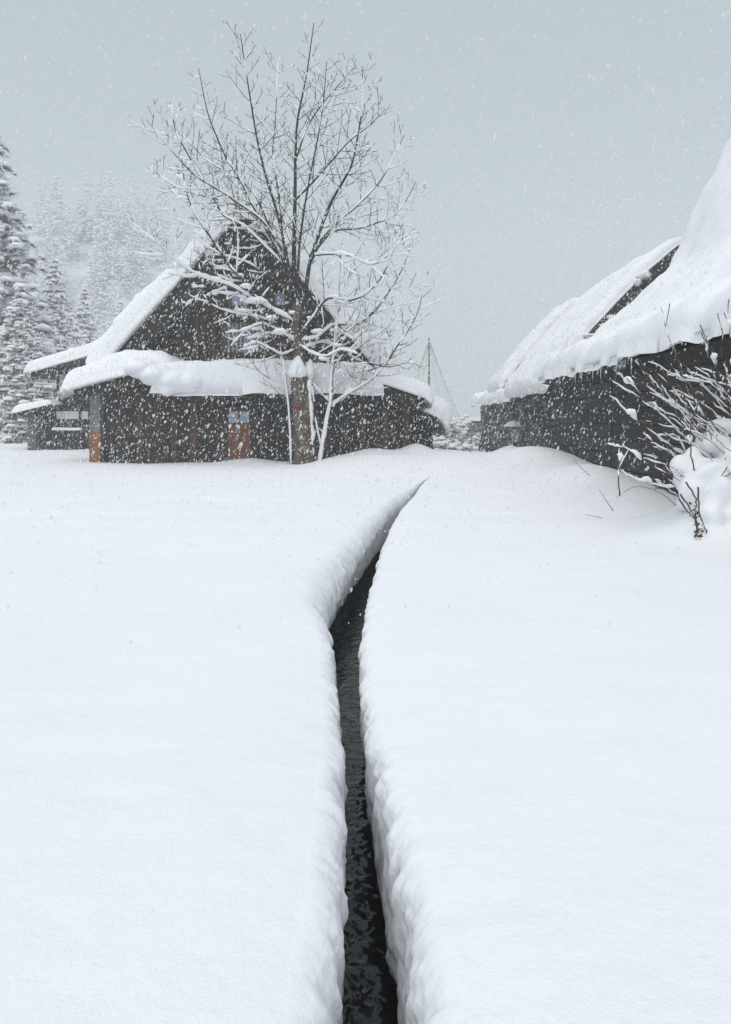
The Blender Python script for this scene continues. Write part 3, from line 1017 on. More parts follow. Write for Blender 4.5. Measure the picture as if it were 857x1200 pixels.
# ------------------------------------------------------------------ the row of thatched houses on the right
def row_house(label, X0, Y0, Y1, rz, prof, thick, ridge, seed, wall_h, detail):
    L = Y1 - Y0
    h = thing('thatched_house', label, 'house', (X0, Y0, 0), rz, 'thatched houses along the right side')
    W = ridge[0] * 2
    MB().box(.08, W - .08, .3, L - .3, -.5, wall_h).build('wall', WOODH, h)
    bay = detail
    nb = int(round((L - .4) / bay))
    bay = (L - .4) / nb
    rows = 9
    ph = (wall_h + .4) / rows
    plank = MB().box(-.05, .05, .03, bay - .13, .014, ph - .014).mesh('plank')
    pm = MB().box(-.065, .05, -.06, .06, -.5, wall_h + .1).mesh('post')
    for i in range(nb + 1):
        put('post', pm, WOODH, h, (0, .2 + i * bay, 0))
        if i < nb:
            for r_ in range(rows):
                put('wall_plank', plank, WOODH, h, (random.uniform(-.015, .02), .2 + i * bay + .05, -.4 + r_ * ph))
    # thatch
    P = [tuple(p) for p in prof] + [ridge] + [(W - p[0], p[1]) for p in reversed(prof)]
    P = np.array(P)
    seg = resamp(P, 60)
    tx, tz = np.gradient(seg[:, 0]), np.gradient(seg[:, 1])
    ln = np.hypot(tx, tz)
    inn_ = seg + np.stack([tz / ln, -tx / ln], 1) * .7
    inn_[:, 1] = np.maximum(inn_[:, 1], seg[0, 1] - .18)
    inn_[0] = (seg[0, 0] + .35, seg[0, 1] - .12)
    inn_[-1] = (seg[-1, 0] - .35, seg[-1, 1] - .12)
    for ye in (0.3, L - .3):                     # end walls
        g = MB()
        for k in range(60):
            xg, zg = min(max(inn_[k][0], .25), W - .25), max(inn_[k][1] - .02, wall_h - .3)
            for y_ in (ye - .06, ye + .06):
                g.v += [(xg, y_, wall_h - .35), (xg, y_, zg)]
        for k in range(59):
            p, q = k * 4, k * 4 + 4
            g.q += [(p, q, q + 1, p + 1), (p + 2, p + 3, q + 3, q + 2), (p + 1, q + 1, q + 3, p + 3)]
        g.build('gable_wall', WOODH, h)
    t = MB()
    yl = [-.35, -.28, L * .25, L * .5, L * .75, L + .28, L + .35]
    for k, y in enumerate(yl):
        for a_, c_ in zip(seg, inn_):
            t.v.append((a_[0], y + random.uniform(-.05, .05), a_[1] - random.uniform(0, .02)))
            t.v.append((c_[0] + random.uniform(-.04, .04), y + random.uniform(-.05, .05), c_[1] + random.uniform(-.04, .04)))
    n = 60
    for k in range(len(yl) - 1):
        for i in range(n - 1):
            p, q = (k * n + i) * 2, ((k + 1) * n + i) * 2
            t.q.append((p, q, q + 2, p + 2))
            t.q.append((p + 1, p + 3, q + 3, q + 1))
    for k, rv_ in ((0, False), (len(yl) - 1, True)):
        for i in range(n - 1):
            p = (k * n + i) * 2
            f = (p, p + 2, p + 3, p + 1)
            t.q.append(f[::-1] if rv_ else f)
    ro = t.build('thatched_roof', THATCH, h)
    T = list(thick) + [thick[-1] * .9] + list(reversed(thick))
    base = [tuple(p) for p in prof] + [ridge] + [(W - p[0], p[1]) for p in reversed(prof)]
    me = snow_slab(base, T, -.55 + (.35 if seed != 41 else 0), L + .5, seed, m=int(30 + L * 4), n=120, lip0=.55, lip1=.55, endr=.5, bumps=.2, sag=.18)
    put('roof_snow', me, SNOWR, ro)
    return h, ro


random.seed(12)
prof1 = [(-.62, 3.08), (0.2, 3.32), (1.3, 3.75), (4.6, 6.7)]
h1, ro1 = row_house('nearest thatched house at right, dark plank wall behind the shrub, huge snowy roof', 5.6 + .05 * 7.5, 7.5, 25.0, -math.atan(.05),
                    prof1, [.6, .66, .62, .55], (8.0, 14.3), 41, 3.0, 3.5)
for i in range(34):
    yy = random.choice([random.uniform(8.0, 10.2), random.uniform(7.2, 9.6), random.uniform(3, 16.5)])
    put('icicle', ICM[i % 3], ICE, ro1, (-.60 + random.uniform(-.06, .14), yy, 3.03 + random.uniform(-.02, .0)))
prof2 = [(-.95, 2.9), (-.1, 4.1), (1.1, 5.55), (3.0, 7.55)]
h2, ro2 = row_house('second thatched house along the lane, a strip of bare thatch on its snowy roof edge', 8.35, 28.0, 35.6, 0.0, prof2, [.42, .42, .42, .45], (4.6, 8.9), 47, 2.7, 3.0)
rl = random.Random(8)
for i in range(12):                               # clods that slid over the bare edge
    k = rl.uniform(0, 1)
    MB().blob((rl.uniform(-.1, .1) - .1 + 3.2 * k, -.33 + rl.uniform(-.08, .08), 4.02 + 3.5 * k + rl.uniform(-.12, .08)), rl.uniform(.12, .34), .2, rl.uniform(.08, .17), .35, 0, 12, 7).build('snow_clod', SNOWR, ro2, True)
h3, _ = row_house('third thatched house, a small patch of thatch showing above the second roof', 9.1, 41.0, 44.6, 0.0, prof2, [.4, .4, .4, .4], (3.6, 8.2), 53, 2.7, 3.0)
h3.location.z = .55
h4, _ = row_house('farthest thatched house at the end of the lane, almost lost in haze', 10.7, 51.0, 55.0, 0.0, prof2, [.4, .4, .4, .4], (3.5, 8.1), 59, 2.7, 3.7)
h4.location.z = .45
# long low shed that continues the eave line down the lane
shed = thing('lane_shed', 'long low plank shed with a snowy pent roof, behind the two people in the lane', 'shed', (8.4, 36.2, 0))
MB().box(.08, 2.0, .1, 13.6, -.8, 2.75).build('wall', WOODH, shed)
sp_ = MB().box(-.04, .04, .04, 2.2, .012, .29).mesh('plank')
for i in range(6):
    MB().box(-.06, .05, i * 2.25 - .06, i * 2.25 + .06, -.8, 2.75).build('post', WOODH, shed)
    for k in range(11):
        put('wall_plank', sp_, WOODH, shed, (random.uniform(-.01, .02), i * 2.25 + .01, -.75 + k * .31))
sr_ = MB().poly_prism([(-.6, 2.72), (2.3, 3.35), (2.3, 3.2), (-.6, 2.57)], -.3, 13.8).build('pent_roof', WOODH, shed)
put('roof_snow', snow_slab([(-.75, 2.66), (-.5, 2.74), (2.3, 3.35)], [.5, .6, .55], -.4, 13.9, 67, m=60, n=24, lip0=.4, lip1=.4, endr=.4, bumps=.2, sag=.12), SNOWR, sr_)


# ------------------------------------------------------------------ bare trees with snow on their branches
class TreeB:
    def __init__(self, seed):
        self.r = random.Random(seed)
        self.limb = MB()
        self.snow = MB()

    def branch(self, pts, r0, r1, sides=5):
        n = len(pts)
        self.limb.tube(pts, [r0 + (r1 - r0) * (i / (n - 1)) ** .8 for i in range(n)], sides)

    def cover(self, pts, r0, r1, hgt, prob):
        """runs of snow lying along the top of a branch"""
        n = len(pts)
        run = []
        for i in range(n):
            d = pts[min(i + 1, n - 1)] - pts[max(i - 1, 0)]
            steep = abs(d[2]) / (np.linalg.norm(d) + 1e-9)
            ok = self.r.random() < prob * (1.15 - steep ** 2 * .45)
            if ok:
                run.append(i)
            if (not ok or i == n - 1) and run:
                if len(run) == 1:
                    run = [run[0], min(run[0] + 1, n - 1)]
                if run[0] != run[-1]:
                    self._lay(pts, run, r0, r1, hgt)
                run = []

    def _lay(self, pts, run, r0, r1, hgt):
        n = len(pts)
        P, Rr = [], []
        for k, i in enumerate(run):
            r = r0 + (r1 - r0) * (i / (n - 1)) ** .8
            d = pts[min(i + 1, n - 1)] - pts[max(i - 1, 0)]
            steep = abs(d[2]) / (np.linalg.norm(d) + 1e-9)
            end = 0.35 if k in (0, len(run) - 1) else 1.0
            hh = hgt * self.r.uniform(.55, 1.35) * (1.1 - .6 * steep)
            rad = (r * .55 + hh * .5) * end
            P.append(np.array([pts[i][0], pts[i][1], pts[i][2] + r * .55 + rad * .55]))
            Rr.append(rad)
        self.snow.tube(P, Rr, 5, jit=.15)

    def twig(self, p, d, L, r, lvl, hgt, prob, curl=.5):
        n = 6 if lvl > 0 else 4
        pts = [np.array(p)]
        d = d / np.linalg.norm(d)
        for i in range(n):
            d = d + np.array([self.r.uniform(-.13, .13), self.r.uniform(-.13, .13), curl * self.r.uniform(.15, .45) / n * 3])
            d = d / np.linalg.norm(d)
            pts.append(pts[-1] + d * L / n)
        self.branch(pts, r, max(r * .5, .008), 4 if lvl > 0 else 3)
        self.cover(pts, r, r * .45, hgt, prob)
        if lvl > 0:
            k = max(2, int(L / .33))
            side = self.r.choice((-1, 1))
            for j in range(k):
                t = (j + self.r.uniform(.5, 1.1)) / (k + .4)
                i = min(int(t * n), n - 1)
                q = pts[i] + (pts[i + 1] - pts[i]) * (t * n - i)
                dd = pts[i + 1] - pts[i]
                dd = dd / np.linalg.norm(dd)
                lat = np.cross(dd, (self.r.uniform(-.5, .5), 1.0, self.r.uniform(-.3, .3)))
                lat = lat / (np.linalg.norm(lat) + 1e-9) * side
                side = -side
                nd_ = dd * .75 + lat * self.r.uniform(.5, .9) + np.array([0, self.r.uniform(-.5, .5), .12])
                self.twig(q, nd_, L * self.r.uniform(.28, .55) * (1.1 - .5 * t), max(r * .62, .008), lvl - 1, hgt * .8, prob, curl)


YT = 24.2


def limb_on(tree, pix, r0, r1, dep, hgt, prob, seed, lvl=2, dens=1.0, name='limb', tw=1.0, plaster=0.0):
    """a main limb through points of the photograph, leaning dep metres towards or away from the viewer at its tip"""
    tb_ = TreeB(seed)
    n = len(pix)
    P = []
    for i, (px, py) in enumerate(pix):
        t = i / (n - 1)
        P.append(at(px, py, YT + dep * t))
    m = max(10, n * 4)
    pts = list(catmull(P, m))
    tb_.branch(pts, r0, r1, 7)
    tb_.cover(pts, r0, r1, hgt, prob)
    if plaster:                                  # wet snow stuck to one flank
        k = int(m * plaster)
        tb_.snow.tube([pts[i] + np.array([-.35, -.55, .1]) * (r0 + (r1 - r0) * i / m) for i in range(k)],
                      [(r0 + (r1 - r0) * i / m) * tb_.r.uniform(.75, 1.0) * (.4 if i in (0, k - 1) else 1) for i in range(k)], 8, jit=.12)
    Ltot = sum(np.linalg.norm(pts[i + 1] - pts[i]) for i in range(m - 1))
    k = int(Ltot * 3.0 * dens)
    side = 1
    for j in range(k):
        t = .16 + .84 * (j + tb_.r.uniform(.1, .9)) / k
        i = min(int(t * (m - 1)), m - 2)
        q = pts[i]
        dd = pts[i + 1] - pts[i]
        dd = dd / np.linalg.norm(dd)
        lat = np.cross(dd, (tb_.r.uniform(-.4, .4), 1.0, 0))
        lat = lat / (np.linalg.norm(lat) + 1e-9) * side
        side = -side
        nd_ = dd * tb_.r.uniform(.5, .9) + lat * tb_.r.uniform(.55, 1.0) + np.array([0, tb_.r.uniform(-.9, .9), 0])
        r = r0 + (r1 - r0) * t
        L = tw * tb_.r.uniform(.75, 1.75) * (1.15 - .55 * t)
        tb_.twig(q, nd_, L, min(.017, max(.009, r * .5)), 1 if L < .9 else min(lvl, 2) - (0 if tb_.r.random() < .35 else 1), hgt * .66, prob * .95)
    o = tb_.limb.build(name, BARK, tree, True)
    if tb_.snow.v:
        put('branch_snow', tb_.snow.mesh('branch_snow', True), SNOWT, o)['kind'] = 'stuff'
    o.location = tuple(-np.array(tree.location))
    return o


tp = at(356, 545, YT)
tree = thing('bare_tree', 'tall bare tree with dark spreading snow-lined branches in front of the farmhouse', 'tree', (tp[0], YT, 0.0))
random.seed(3)
# trunk: broken off low with a cap of snow, the live stem going on behind it
tk = MB()
pts = [at(357, 560, YT), at(356.5, 540, YT), at(355.5, 510, YT), at(354, 480, YT), at(352, 455, YT), at(350.5, 441, YT)]
pts = list(catmull(pts, 16))
tk.tube(pts, list(np.linspace(.40, .30, 16)), 16, jit=.05)
st = list(catmull([at(354, 500, YT + .15), at(352, 440, YT + .2), at(350, 410, YT + .2), at(348, 380, YT + .15), at(346.5, 352, YT + .1)], 14))
tk.tube(st, list(np.linspace(.22, .20, 14)), 12, jit=.05)
trunk = tk.build('trunk', TRUNK, tree, True)
trunk.location = tuple(-np.array(tree.location))
cap = MB()
c0 = at(348, 437, YT)
cap.tube([c0 + np.array([0, 0, -.18]), c0, c0 + np.array([.0, 0, .25]), c0 + np.array([.04, 0, .48]), c0 + np.array([.06, 0, .62])], [.36, .40, .30, .15, .03], 12, jit=.06)
c1 = at(362.5, 437, YT)
cap.tube([c1 + np.array([0, .1, -.28]), c1 + np.array([0, .1, 0]), c1 + np.array([.02, .1, .3]), c1 + np.array([.03, .1, .5])], [.10, .17, .13, .03], 10, jit=.08)
co = cap.build('snow_cap', SNOWT, trunk, True)
MB().tube([at(349.8, 482, YT - .345), at(349.2, 478, YT - .35), at(350, 473, YT - .345)], [.03, .065, .035], 7, flat=.3, jit=.3).build('red_tape', REDM, trunk, True)
# wet snow plastered to the right flank
pl_ = MB()
for py in np.linspace(452, 535, 17):
    q = at(365.5 - (535 - py) * .03 + random.uniform(-1, 1), py, YT - .12)
    pl_.blob(q, random.uniform(.05, .12), .08, random.uniform(.12, .3), .25, 0, 6, 4)
pl_.build('plastered_snow', SNOWT, trunk, True)

limbs = [
    # leader and upright limbs
    ([(346.5, 356), (345, 320), (345, 283), (346, 230), (346.5, 183), (349, 140), (359, 90), (368, 27)], .15, .014, 0.3, .05, .45),
    ([(342, 365), (338, 310), (325, 250), (311, 204), (301, 160), (294, 118), (287, 75), (282, 40)], .09, .012, -1.6, .05, .45),
    ([(341, 372), (327, 300), (312, 268), (295, 238), (279, 205), (266, 187), (250, 150), (242, 126), (233, 80)], .10, .012, 1.4, .06, .5),
    ([(344, 360), (333, 290), (327, 230), (320, 180), (323, 140), (326, 70)], .07, .010, 2.6, .05, .45),
    ([(348, 340), (352, 280), (361, 220), (372, 165), (379, 120), (383, 72)], .07, .010, -2.6, .05, .45),
    # right limbs
    ([(352, 385), (358, 345), (364, 305), (376, 268), (389, 236), (402, 213), (413, 191), (421, 150), (425, 120), (425, 80)], .12, .012, -1.0, .06, .45),
    ([(364, 308), (378, 280), (395, 262), (420, 240), (446, 212), (462, 182), (474, 158)], .07, .011, 1.8, .06, .5),
    ([(365, 300), (390, 272), (420, 268), (440, 262), (462, 252), (476, 235), (488, 212)], .06, .010, 3.0, .06, .5),
    ([(346, 190), (360, 150), (378, 122), (401, 95), (417, 77)], .045, .010, 1.5, .04, .45),
    ([(346, 235), (370, 210), (392, 185), (410, 165), (432, 148), (452, 128)], .05, .010, -2.5, .04, .45),
    ([(353, 392), (368, 372), (384, 350), (410, 352), (432, 342), (450, 320), (462, 290), (472, 262)], .075, .010, -2.2, .07, .6),
    ([(354, 400), (372, 396), (392, 381), (420, 380), (440, 362), (462, 333), (478, 300), (481, 285)], .07, .010, .8, .08, .6),
    ([(354, 410), (380, 402), (410, 412), (430, 400), (452, 385), (468, 362), (488, 320)], .06, .010, 2.4, .08, .65),
    ([(363, 300), (384, 298), (410, 300), (434, 310), (455, 300), (470, 282)], .05, .010, -3.2, .07, .6),
    # left limbs
    ([(344, 378), (322, 366), (303, 353), (285, 330), (269, 312), (256, 291), (240, 268), (228, 250), (218, 222), (213, 185)], .10, .012, -1.6, .11, .75),
    ([(320, 366), (292, 348), (269, 335), (245, 328), (226, 320), (205, 305), (190, 290), (178, 272)], .065, .010, -2.6, .10, .75),
    ([(338, 318), (312, 290), (285, 265), (262, 252), (246, 225), (217, 175), (205, 150), (201, 120)], .075, .011, .6, .07, .5),
    ([(330, 290), (300, 255), (270, 238), (240, 230), (212, 222), (190, 208), (174, 196)], .06, .010, 2.6, .06, .5),
    ([(335, 300), (310, 262), (282, 240), (255, 222), (228, 205), (200, 175), (172, 140)], .06, .010, -3.4, .05, .5),
    ([(318, 270), (297, 226), (272, 205), (245, 190), (225, 170), (208, 150)], .045, .010, 3.4, .05, .5),
    ([(346, 392), (322, 378), (300, 372), (270, 366), (250, 358), (238, 345)], .055, .010, .8, .12, .8),
    ([(346, 402), (326, 388), (306, 380), (285, 388), (264, 390)], .05, .012, -1.6, .13, .85),
    ([(346, 398), (330, 393), (312, 392), (290, 398)], .045, .012, -.8, .13, .85),
    ([(345, 410), (330, 416), (318, 410), (300, 402), (285, 407)], .045, .012, -1.8, .12, .85),
    ([(336, 340), (318, 325), (290, 308), (262, 300), (238, 298), (222, 290)], .05, .010, 1.2, .10, .7),
    ([(352, 405), (366, 414), (382, 418), (400, 410), (420, 415)], .045, .012, -1.2, .12, .85),
]
for i, (px_, r0, r1, dep, hg, pr_) in enumerate(limbs):
    limb_on(tree, px_, r0 * .78, r1, dep, hg * (1.55 if i < 20 else .8), min(.95, pr_ * (1.7 if i < 20 else 1.1)), 100 + i, dens=1.0 if i < 20 else .5)
# heavy pads of snow in the low forks
random.seed(9)
for px, py, s, w in ((300, 352, .42, 2.4), (289, 335, .30, 1.8), (318, 372, .30, 2.0), (328, 388, .34, 1.8), (372, 388, .28, 1.9), (342, 366, .22, 1.2), (300, 385, .2, 2.2), (380, 420, .3, 1.6), (262, 312, .2, 2),
                      (246, 296, .22, 2.2), (280, 322, .22, 2.0), (268, 285, .16, 2.2), (256, 330, .15, 2.5), (395, 404, .2, 2), (363, 372, .18, 1.3), (329, 102, .22, .8), (198, 113, .13, .9)):
    q = at(px, py, YT + random.uniform(-.9, -.1))
    po = MB().blob(q, s * w * .42, s * .4, s * .27, .34, random.uniform(-.4, .4), 12, 7).build('snow_pad', SNOWT, tree, True)
    po.location = tuple(-np.array(tree.location))


def sapling(label, base_px, paths, seed):
    p = at(*base_px, YT - .4)
    t = thing('sapling', label, 'tree', (p[0], YT - .4, 0), 0, 'saplings beside the bare tree')
    for i, (pp, r0, r1, dep, hg, pr_, dens) in enumerate(paths):
        limb_on(t, pp, r0, r1, dep, hg, pr_, seed + i, lvl=1, dens=dens, name='stem' if i == 0 else 'limb', tw=.8, plaster=.95 if i == 0 else .55)
    return t


sapling('thin snow-coated sapling close to the left of the tree trunk', (342, 537),
        [([(342, 545), (341, 510), (338, 468), (333, 432), (327, 395)], .055, .02, -.4, .07, .75, .45),
         ([(335, 445), (330, 420), (318, 395), (305, 372)], .03, .010, -.9, .06, .6, .8),
         ([(338, 468), (322, 448), (305, 436), (292, 420)], .02, .010, -1.2, .05, .6, .7)], 300)
sapling('forked white-crusted sapling at the right of the tree trunk, its limb reaching right', (376, 540),
        [([(375, 548), (380, 515), (386, 480), (388, 470), (389, 440), (393, 400), (396, 360), (398, 320), (400, 290)], .10, .02, -.3, .12, .85, .5),
         ([(387, 478), (400, 466), (420, 454), (440, 440), (455, 422), (466, 405), (480, 385), (490, 365), (495, 345)], .06, .010, -.6, .12, .75, 1.3),
         ([(388, 462), (402, 440), (416, 436), (440, 432), (458, 420), (476, 412)], .04, .010, .8, .08, .6, 1.1),
         ([(391, 420), (402, 400), (415, 380), (432, 372), (450, 352), (462, 328)], .04, .010, .4, .07, .55, 1.1),
         ([(389, 440), (396, 425), (410, 428), (430, 425), (455, 430), (480, 425), (497, 432)], .035, .010, -1.0, .07, .6, 1.0),
         ([(378, 525), (372, 500), (368, 470), (366, 450)], .05, .015, -.3, .09, .85, .4)], 320)

# ------------------------------------------------------------------ shrub bowed under snow at the right
SB = at(838, 610, 9.0)
shrub = thing('snowy_shrub', 'bowed leafless shrub with snow clumps, in front of the right plank wall', 'shrub', (SB[0], 9.0, 0))
sr = random.Random(21)
st_list = [
    [(870, 560), (800, 505), (745, 455), (706, 428)], [(880, 575), (830, 520), (780, 470), (737, 438)], [(875, 530), (830, 488), (790, 455), (752, 418)],
    [(880, 545), (842, 500), (810, 452), (790, 395), (776, 364)], [(885, 530), (850, 470), (835, 425), (827, 398)], [(860, 575), (800, 535), (755, 500), (714, 462)],
    [(880, 560), (820, 505), (770, 478), (722, 445)], [(890, 560), (845, 520), (800, 490), (765, 455)], [(830, 600), (800, 560), (768, 548), (730, 532), (719, 520)],
    [(835, 606), (795, 580), (770, 566), (735, 558)], [(812, 548), (806, 520), (816, 490), (822, 475)], [(836, 560), (800, 545), (775, 525), (748, 515)],
    [(850, 590), (838, 565), (852, 545), (870, 520)], [(860, 600), (815, 560), (790, 520), (768, 510)], [(890, 520), (862, 460), (850, 420), (842, 385)],
    [(885, 545), (850, 512), (812, 482), (785, 460)], [(730, 580), (724, 550), (733, 520), (728, 502)], [(890, 590), (850, 555), (822, 520), (800, 470)],
    [(890, 500), (866, 450), (855, 400), (845, 372)],
]
bare = [[(806, 566), (814, 590), (820, 615), (824, 640)], [(800, 580), (812, 598), (817, 618), (812, 640)], [(812, 575), (824, 600), (828, 620), (826, 638)], [(795, 585), (808, 600), (815, 612), (818, 634)]]
extra = []
for i in range(44):                                   # thinner stems between the main ones, all bowed to the left
    ex, ey = sr.uniform(745, 850), sr.uniform(425, 560)
    bx_, by_ = ex + sr.uniform(60, 120), ey + sr.uniform(45, 110)
    extra.append([(bx_, by_), ((bx_ * 2 + ex) / 3 - 3, (by_ * 2 + ey) / 3 - sr.uniform(6, 16)), ((bx_ + ex * 2) / 3 - 3, (by_ + ey * 2) / 3 - sr.uniform(5, 14)), (ex, ey)])
for i, pp in enumerate(st_list + extra + bare):
    main = i < len(st_list)
    is_bare = i >= len(st_list) + len(extra)
    dep = sr.uniform(-.5, .5)
    Yb = 9.3 + sr.uniform(-.3, .5)
    if is_bare:
        Yb, dep = 8.68, .05
    P = [at(px + sr.uniform(-6, 6), py + sr.uniform(-7, 7), Yb + dep * k / (len(pp) - 1)) for k, (px, py) in enumerate(pp)]
    pts = list(catmull(P, 22))
    for k in range(1, 22):
        pts[k] = pts[k] + np.array([sr.uniform(-.012, .012), sr.uniform(-.012, .012), sr.uniform(-.012, .012)])
    r0 = .011 if main else .0065
    t_ = TreeB(500 + i)
    t_.branch(pts, r0, .0035, 5)
    if is_bare:
        t_ = TreeB(500 + i)
        t_.branch(pts, .012, .006, 5)
    t_.cover(pts, r0 + .004, .006, .028 if main else .022, .1 if is_bare else .84)
    for j in range(0 if is_bare else 5 if main else 3):
        k = sr.randint(4, 20)
        d = pts[k + 1] - pts[k]
        d = d / np.linalg.norm(d)
        t_.twig(pts[k], d + np.array([sr.uniform(-.5, .5), sr.uniform(-.6, .6), sr.uniform(-.2, .8)]), sr.uniform(.10, .34), .0035, 0, .03, .6, .2)
    for j in range(sr.randint(1, 2) if main else 0):   # clumps caught along the stem
        k = sr.randint(4, 18)
        m_ = 1
        L_ = sr.uniform(.04, .095)
        q0, q1, q2 = pts[k], pts[k + m_], pts[min(k + 2 * m_, 21)]
        upv = np.array([0, 0, L_ * .45])
        t_.snow.tube([q0, q0 * .5 + q1 * .5 + upv * .8, q1 + upv, q1 * .5 + q2 * .5 + upv * .6, q2], [.008, L_ * sr.uniform(.3, .5), L_ * sr.uniform(.4, .6), L_ * sr.uniform(.2, .5), .008], 8, jit=.32)
    o = t_.limb.build('stem', TWIG, shrub, True)
    o.location = tuple(-np.array(shrub.location))
    if t_.snow.v:
        put('stem_snow', t_.snow.mesh('stem_snow', True), SNOWT, o)['kind'] = 'stuff'


lumps('snow_heap', shrub, [
    (at(846, 590, 9.2), .46, .45, .50, .2), (at(818, 562, 9.25), .26, .3, .34, .5), (at(812, 538, 9.3), .10, .14, .2, 0), (at(872, 545, 9.5), .45, .4, .42, .4),
    (at(838, 630, 9.05), .30, .34, .26, 0), (at(862, 640, 9.05), .55, .5, .34, 0), (at(800, 545, 9.25), .16, .16, .16, 0),
    (at(852, 625, 9.2), .62, .55, .42, .3), (at(828, 632, 9.0), .34, .4, .22, .2), (at(868, 600, 9.4), .5, .5, .5, 0), (at(832, 566, 9.2), .36, .34, .36, .2), (at(834, 606, 8.95), .2, .22, .2, 0), (at(815, 575, 9.1), .2, .2, .22, 0), (at(835, 520, 9.5), .22, .22, .2, .3), (at(850, 500, 9.6), .2, .2, .13, .3), (at(826, 600, 9.1), .2, .2, .2, 0)], 3)
lf = MB()
for i in range(46):
    px, py = sr.choice([(819, 622), (822, 630), (817, 610), (818, 627), (813, 596)])
    q = at(px + sr.uniform(-5, 6), py + sr.uniform(-7, 7), 8.70 + sr.uniform(-.06, .06))
    a = sr.uniform(0, 6.28)
    s = sr.uniform(.012, .034)
    b = lf.n()
    d1, d2 = np.array([math.cos(a), sr.uniform(-.5, .5), math.sin(a)]) * s, np.array([-math.sin(a), sr.uniform(-.5, .5), math.cos(a)]) * s * .5
    lf.v += [tuple(q - d1), tuple(q + d2), tuple(q + d1), tuple(q - d2)]
    lf.q.append((b, b + 1, b + 2, b + 3))
o = lf.build('withered_leaves', LEAF, shrub)
o.location = tuple(-np.array(shrub.location))
tag(o, kind='stuff')


def stick(label, pp, Y, r=.008):
    P = [at(px, py, Y) for px, py in pp]
    t = TreeB(hash(label) % 1000 if False else int(pp[0][0]))
    pts = list(catmull(P, 8))
    t.branch(pts, r, r * .5, 5)
    o = t.limb.build('twig', TWIG, None, True)
    tag(o, label, 'twig', 'twigs poking out of the snow')


stick('short dark twig leaning out of the snow below the shrub tips', [(722, 603), (713, 590), (702, 574)], 12.0)
stick('long thin twig lying against the drift under the plank wall', [(691, 557), (682, 549), (672, 539)], 15.0)
stick('forked twig at the foot of the shrub, bending left', [(800, 600), (775, 578), (745, 570), (722, 584)], 10.0, .006)
stick('pale dry grass blade on the snow left of the shrub', [(705, 607), (697, 605), (686, 603)], 10.8, .005)


# ------------------------------------------------------------------ people, umbrella and small things in the distance
def skinned(name, verts, edges, rad, mats, pick, parent, loc, rz, scale=1.0):
    me = bpy.data.meshes.new(name)
    me.from_pydata([tuple(v) for v in verts], edges, [])
    o = bpy.data.objects.new(name, me)
    C.objects.link(o)
    mod = o.modifiers.new('skin', 'SKIN')
    for i, r in enumerate(rad):
        me.skin_vertices[0].data[i].radius = (r, r) if not isinstance(r, tuple) else r
        me.skin_vertices[0].data[i].use_root = (i == 0)
    s = o.modifiers.new('sub', 'SUBSURF')
    s.levels = s.render_levels = 2
    dg = bpy.context.evaluated_depsgraph_get()
    nm = bpy.data.meshes.new_from_object(o.evaluated_get(dg))
    o.modifiers.clear()
    o.data = nm
    bpy.data.meshes.remove(me)
    for m in mats:
        nm.materials.append(m)
    for p in nm.polygons:
        p.material_index = pick(p.center)
        p.use_smooth = True
    o.parent = parent
    return o


def person(label, loc, rz, height, mats, stride, arms, hunch=0.0, group=None):
    """one body; metres for a 1.7 m figure, scaled"""
    t = thing('person', label, 'person', loc, rz, group)
    s = height / 1.7
    V, E, Rd = [], [], []

    def add(p, r, par=None):
        V.append(tuple(c * s for c in p))
        Rd.append(tuple(c * s for c in r) if isinstance(r, tuple) else r * s)
        if par is not None:
            E.append((par, len(V) - 1))
        return len(V) - 1
    hip = add((0, 0, .92), (.17, .13))
    ch = add((0, -.02 - hunch * .4, 1.18), (.19, .14), hip)
    sh = add((0, -.02 - hunch, 1.40), (.17, .12), ch)
    nk = add((0, -.03 - hunch * 1.2, 1.50), .07, sh)
    hd = add((0, -.05 - hunch * 1.5, 1.60), (.105, .115), nk)
    add((0, -.05 - hunch * 1.5, 1.70), (.07, .08), hd)
    add((0, -.15 - hunch * 1.5, 1.585), .03, hd)              # nose and face side
    for sd, (kn, ft) in zip((-1, 1), stride):
        a = add((sd * .10, 0, .84), .105, hip)
        k = add((sd * .11, kn, .48), .078, a)
        f = add((sd * .11, ft, .10), .06, k)
        add((sd * .12, ft - .17, .05), .05, f)
    for sd, (el_, hn) in zip((-1, 1), arms):
        a = add((sd * .20, -.02 - hunch, 1.38), .078, sh)
        e = add(el_, .062, a)
        h = add(hn, .042, e)
        dv = Vector(hn) - Vector(el_)
        dv.normalize()
        for kf, (off_, ln) in enumerate(((-.028, .07), (-.010, .085), (.010, .08), (.028, .065))):
            q = Vector(hn) + dv * .05 + Vector((0, off_, 0))
            g1 = add(tuple(q), .011, h)
            add(tuple(q + dv * ln * .6 + Vector((-sd * .02, 0, 0))), .010, g1)
        th_ = Vector(hn) + dv * .02 + Vector((-sd * .045, -.02, 0))
        add(tuple(th_), .012, h)

    def pick(c):
        z = c.z / s
        if z > 1.46:
            return 2 if (c.y / s < -.09 - hunch * 1.4 and z < 1.66) else 3
        arm = abs(c.x / s) > .2 and z < 1.5
        if arm:
            ends = [Vector(h_) for _, h_ in arms]
            if min((Vector(c) / s - e_).length for e_ in ends) < .09:
                return 2
            return 0
        return 0 if z > .74 else 1
    skinned('body', V, E, Rd, mats, pick, t, loc, rz, s)
    return t, s


lane_z = lambda x, y: float(ground(x, y))
pw = at(572, 530, 36.0)
gz = lane_z(pw[0], 36.0)
w_t, _ = person('person in teal jacket and dark trousers walking up the snowy lane', (pw[0], 36.0, gz), math.pi, 1.5, [TEAL, DARKC, SKIN, TEAL],
                ((-.16, .02), (.10, .30)), (((-.27, .03, 1.12), (-.34, -.06, .90)), ((.28, .06, 1.13), (.27, -.10, .92))), .03)
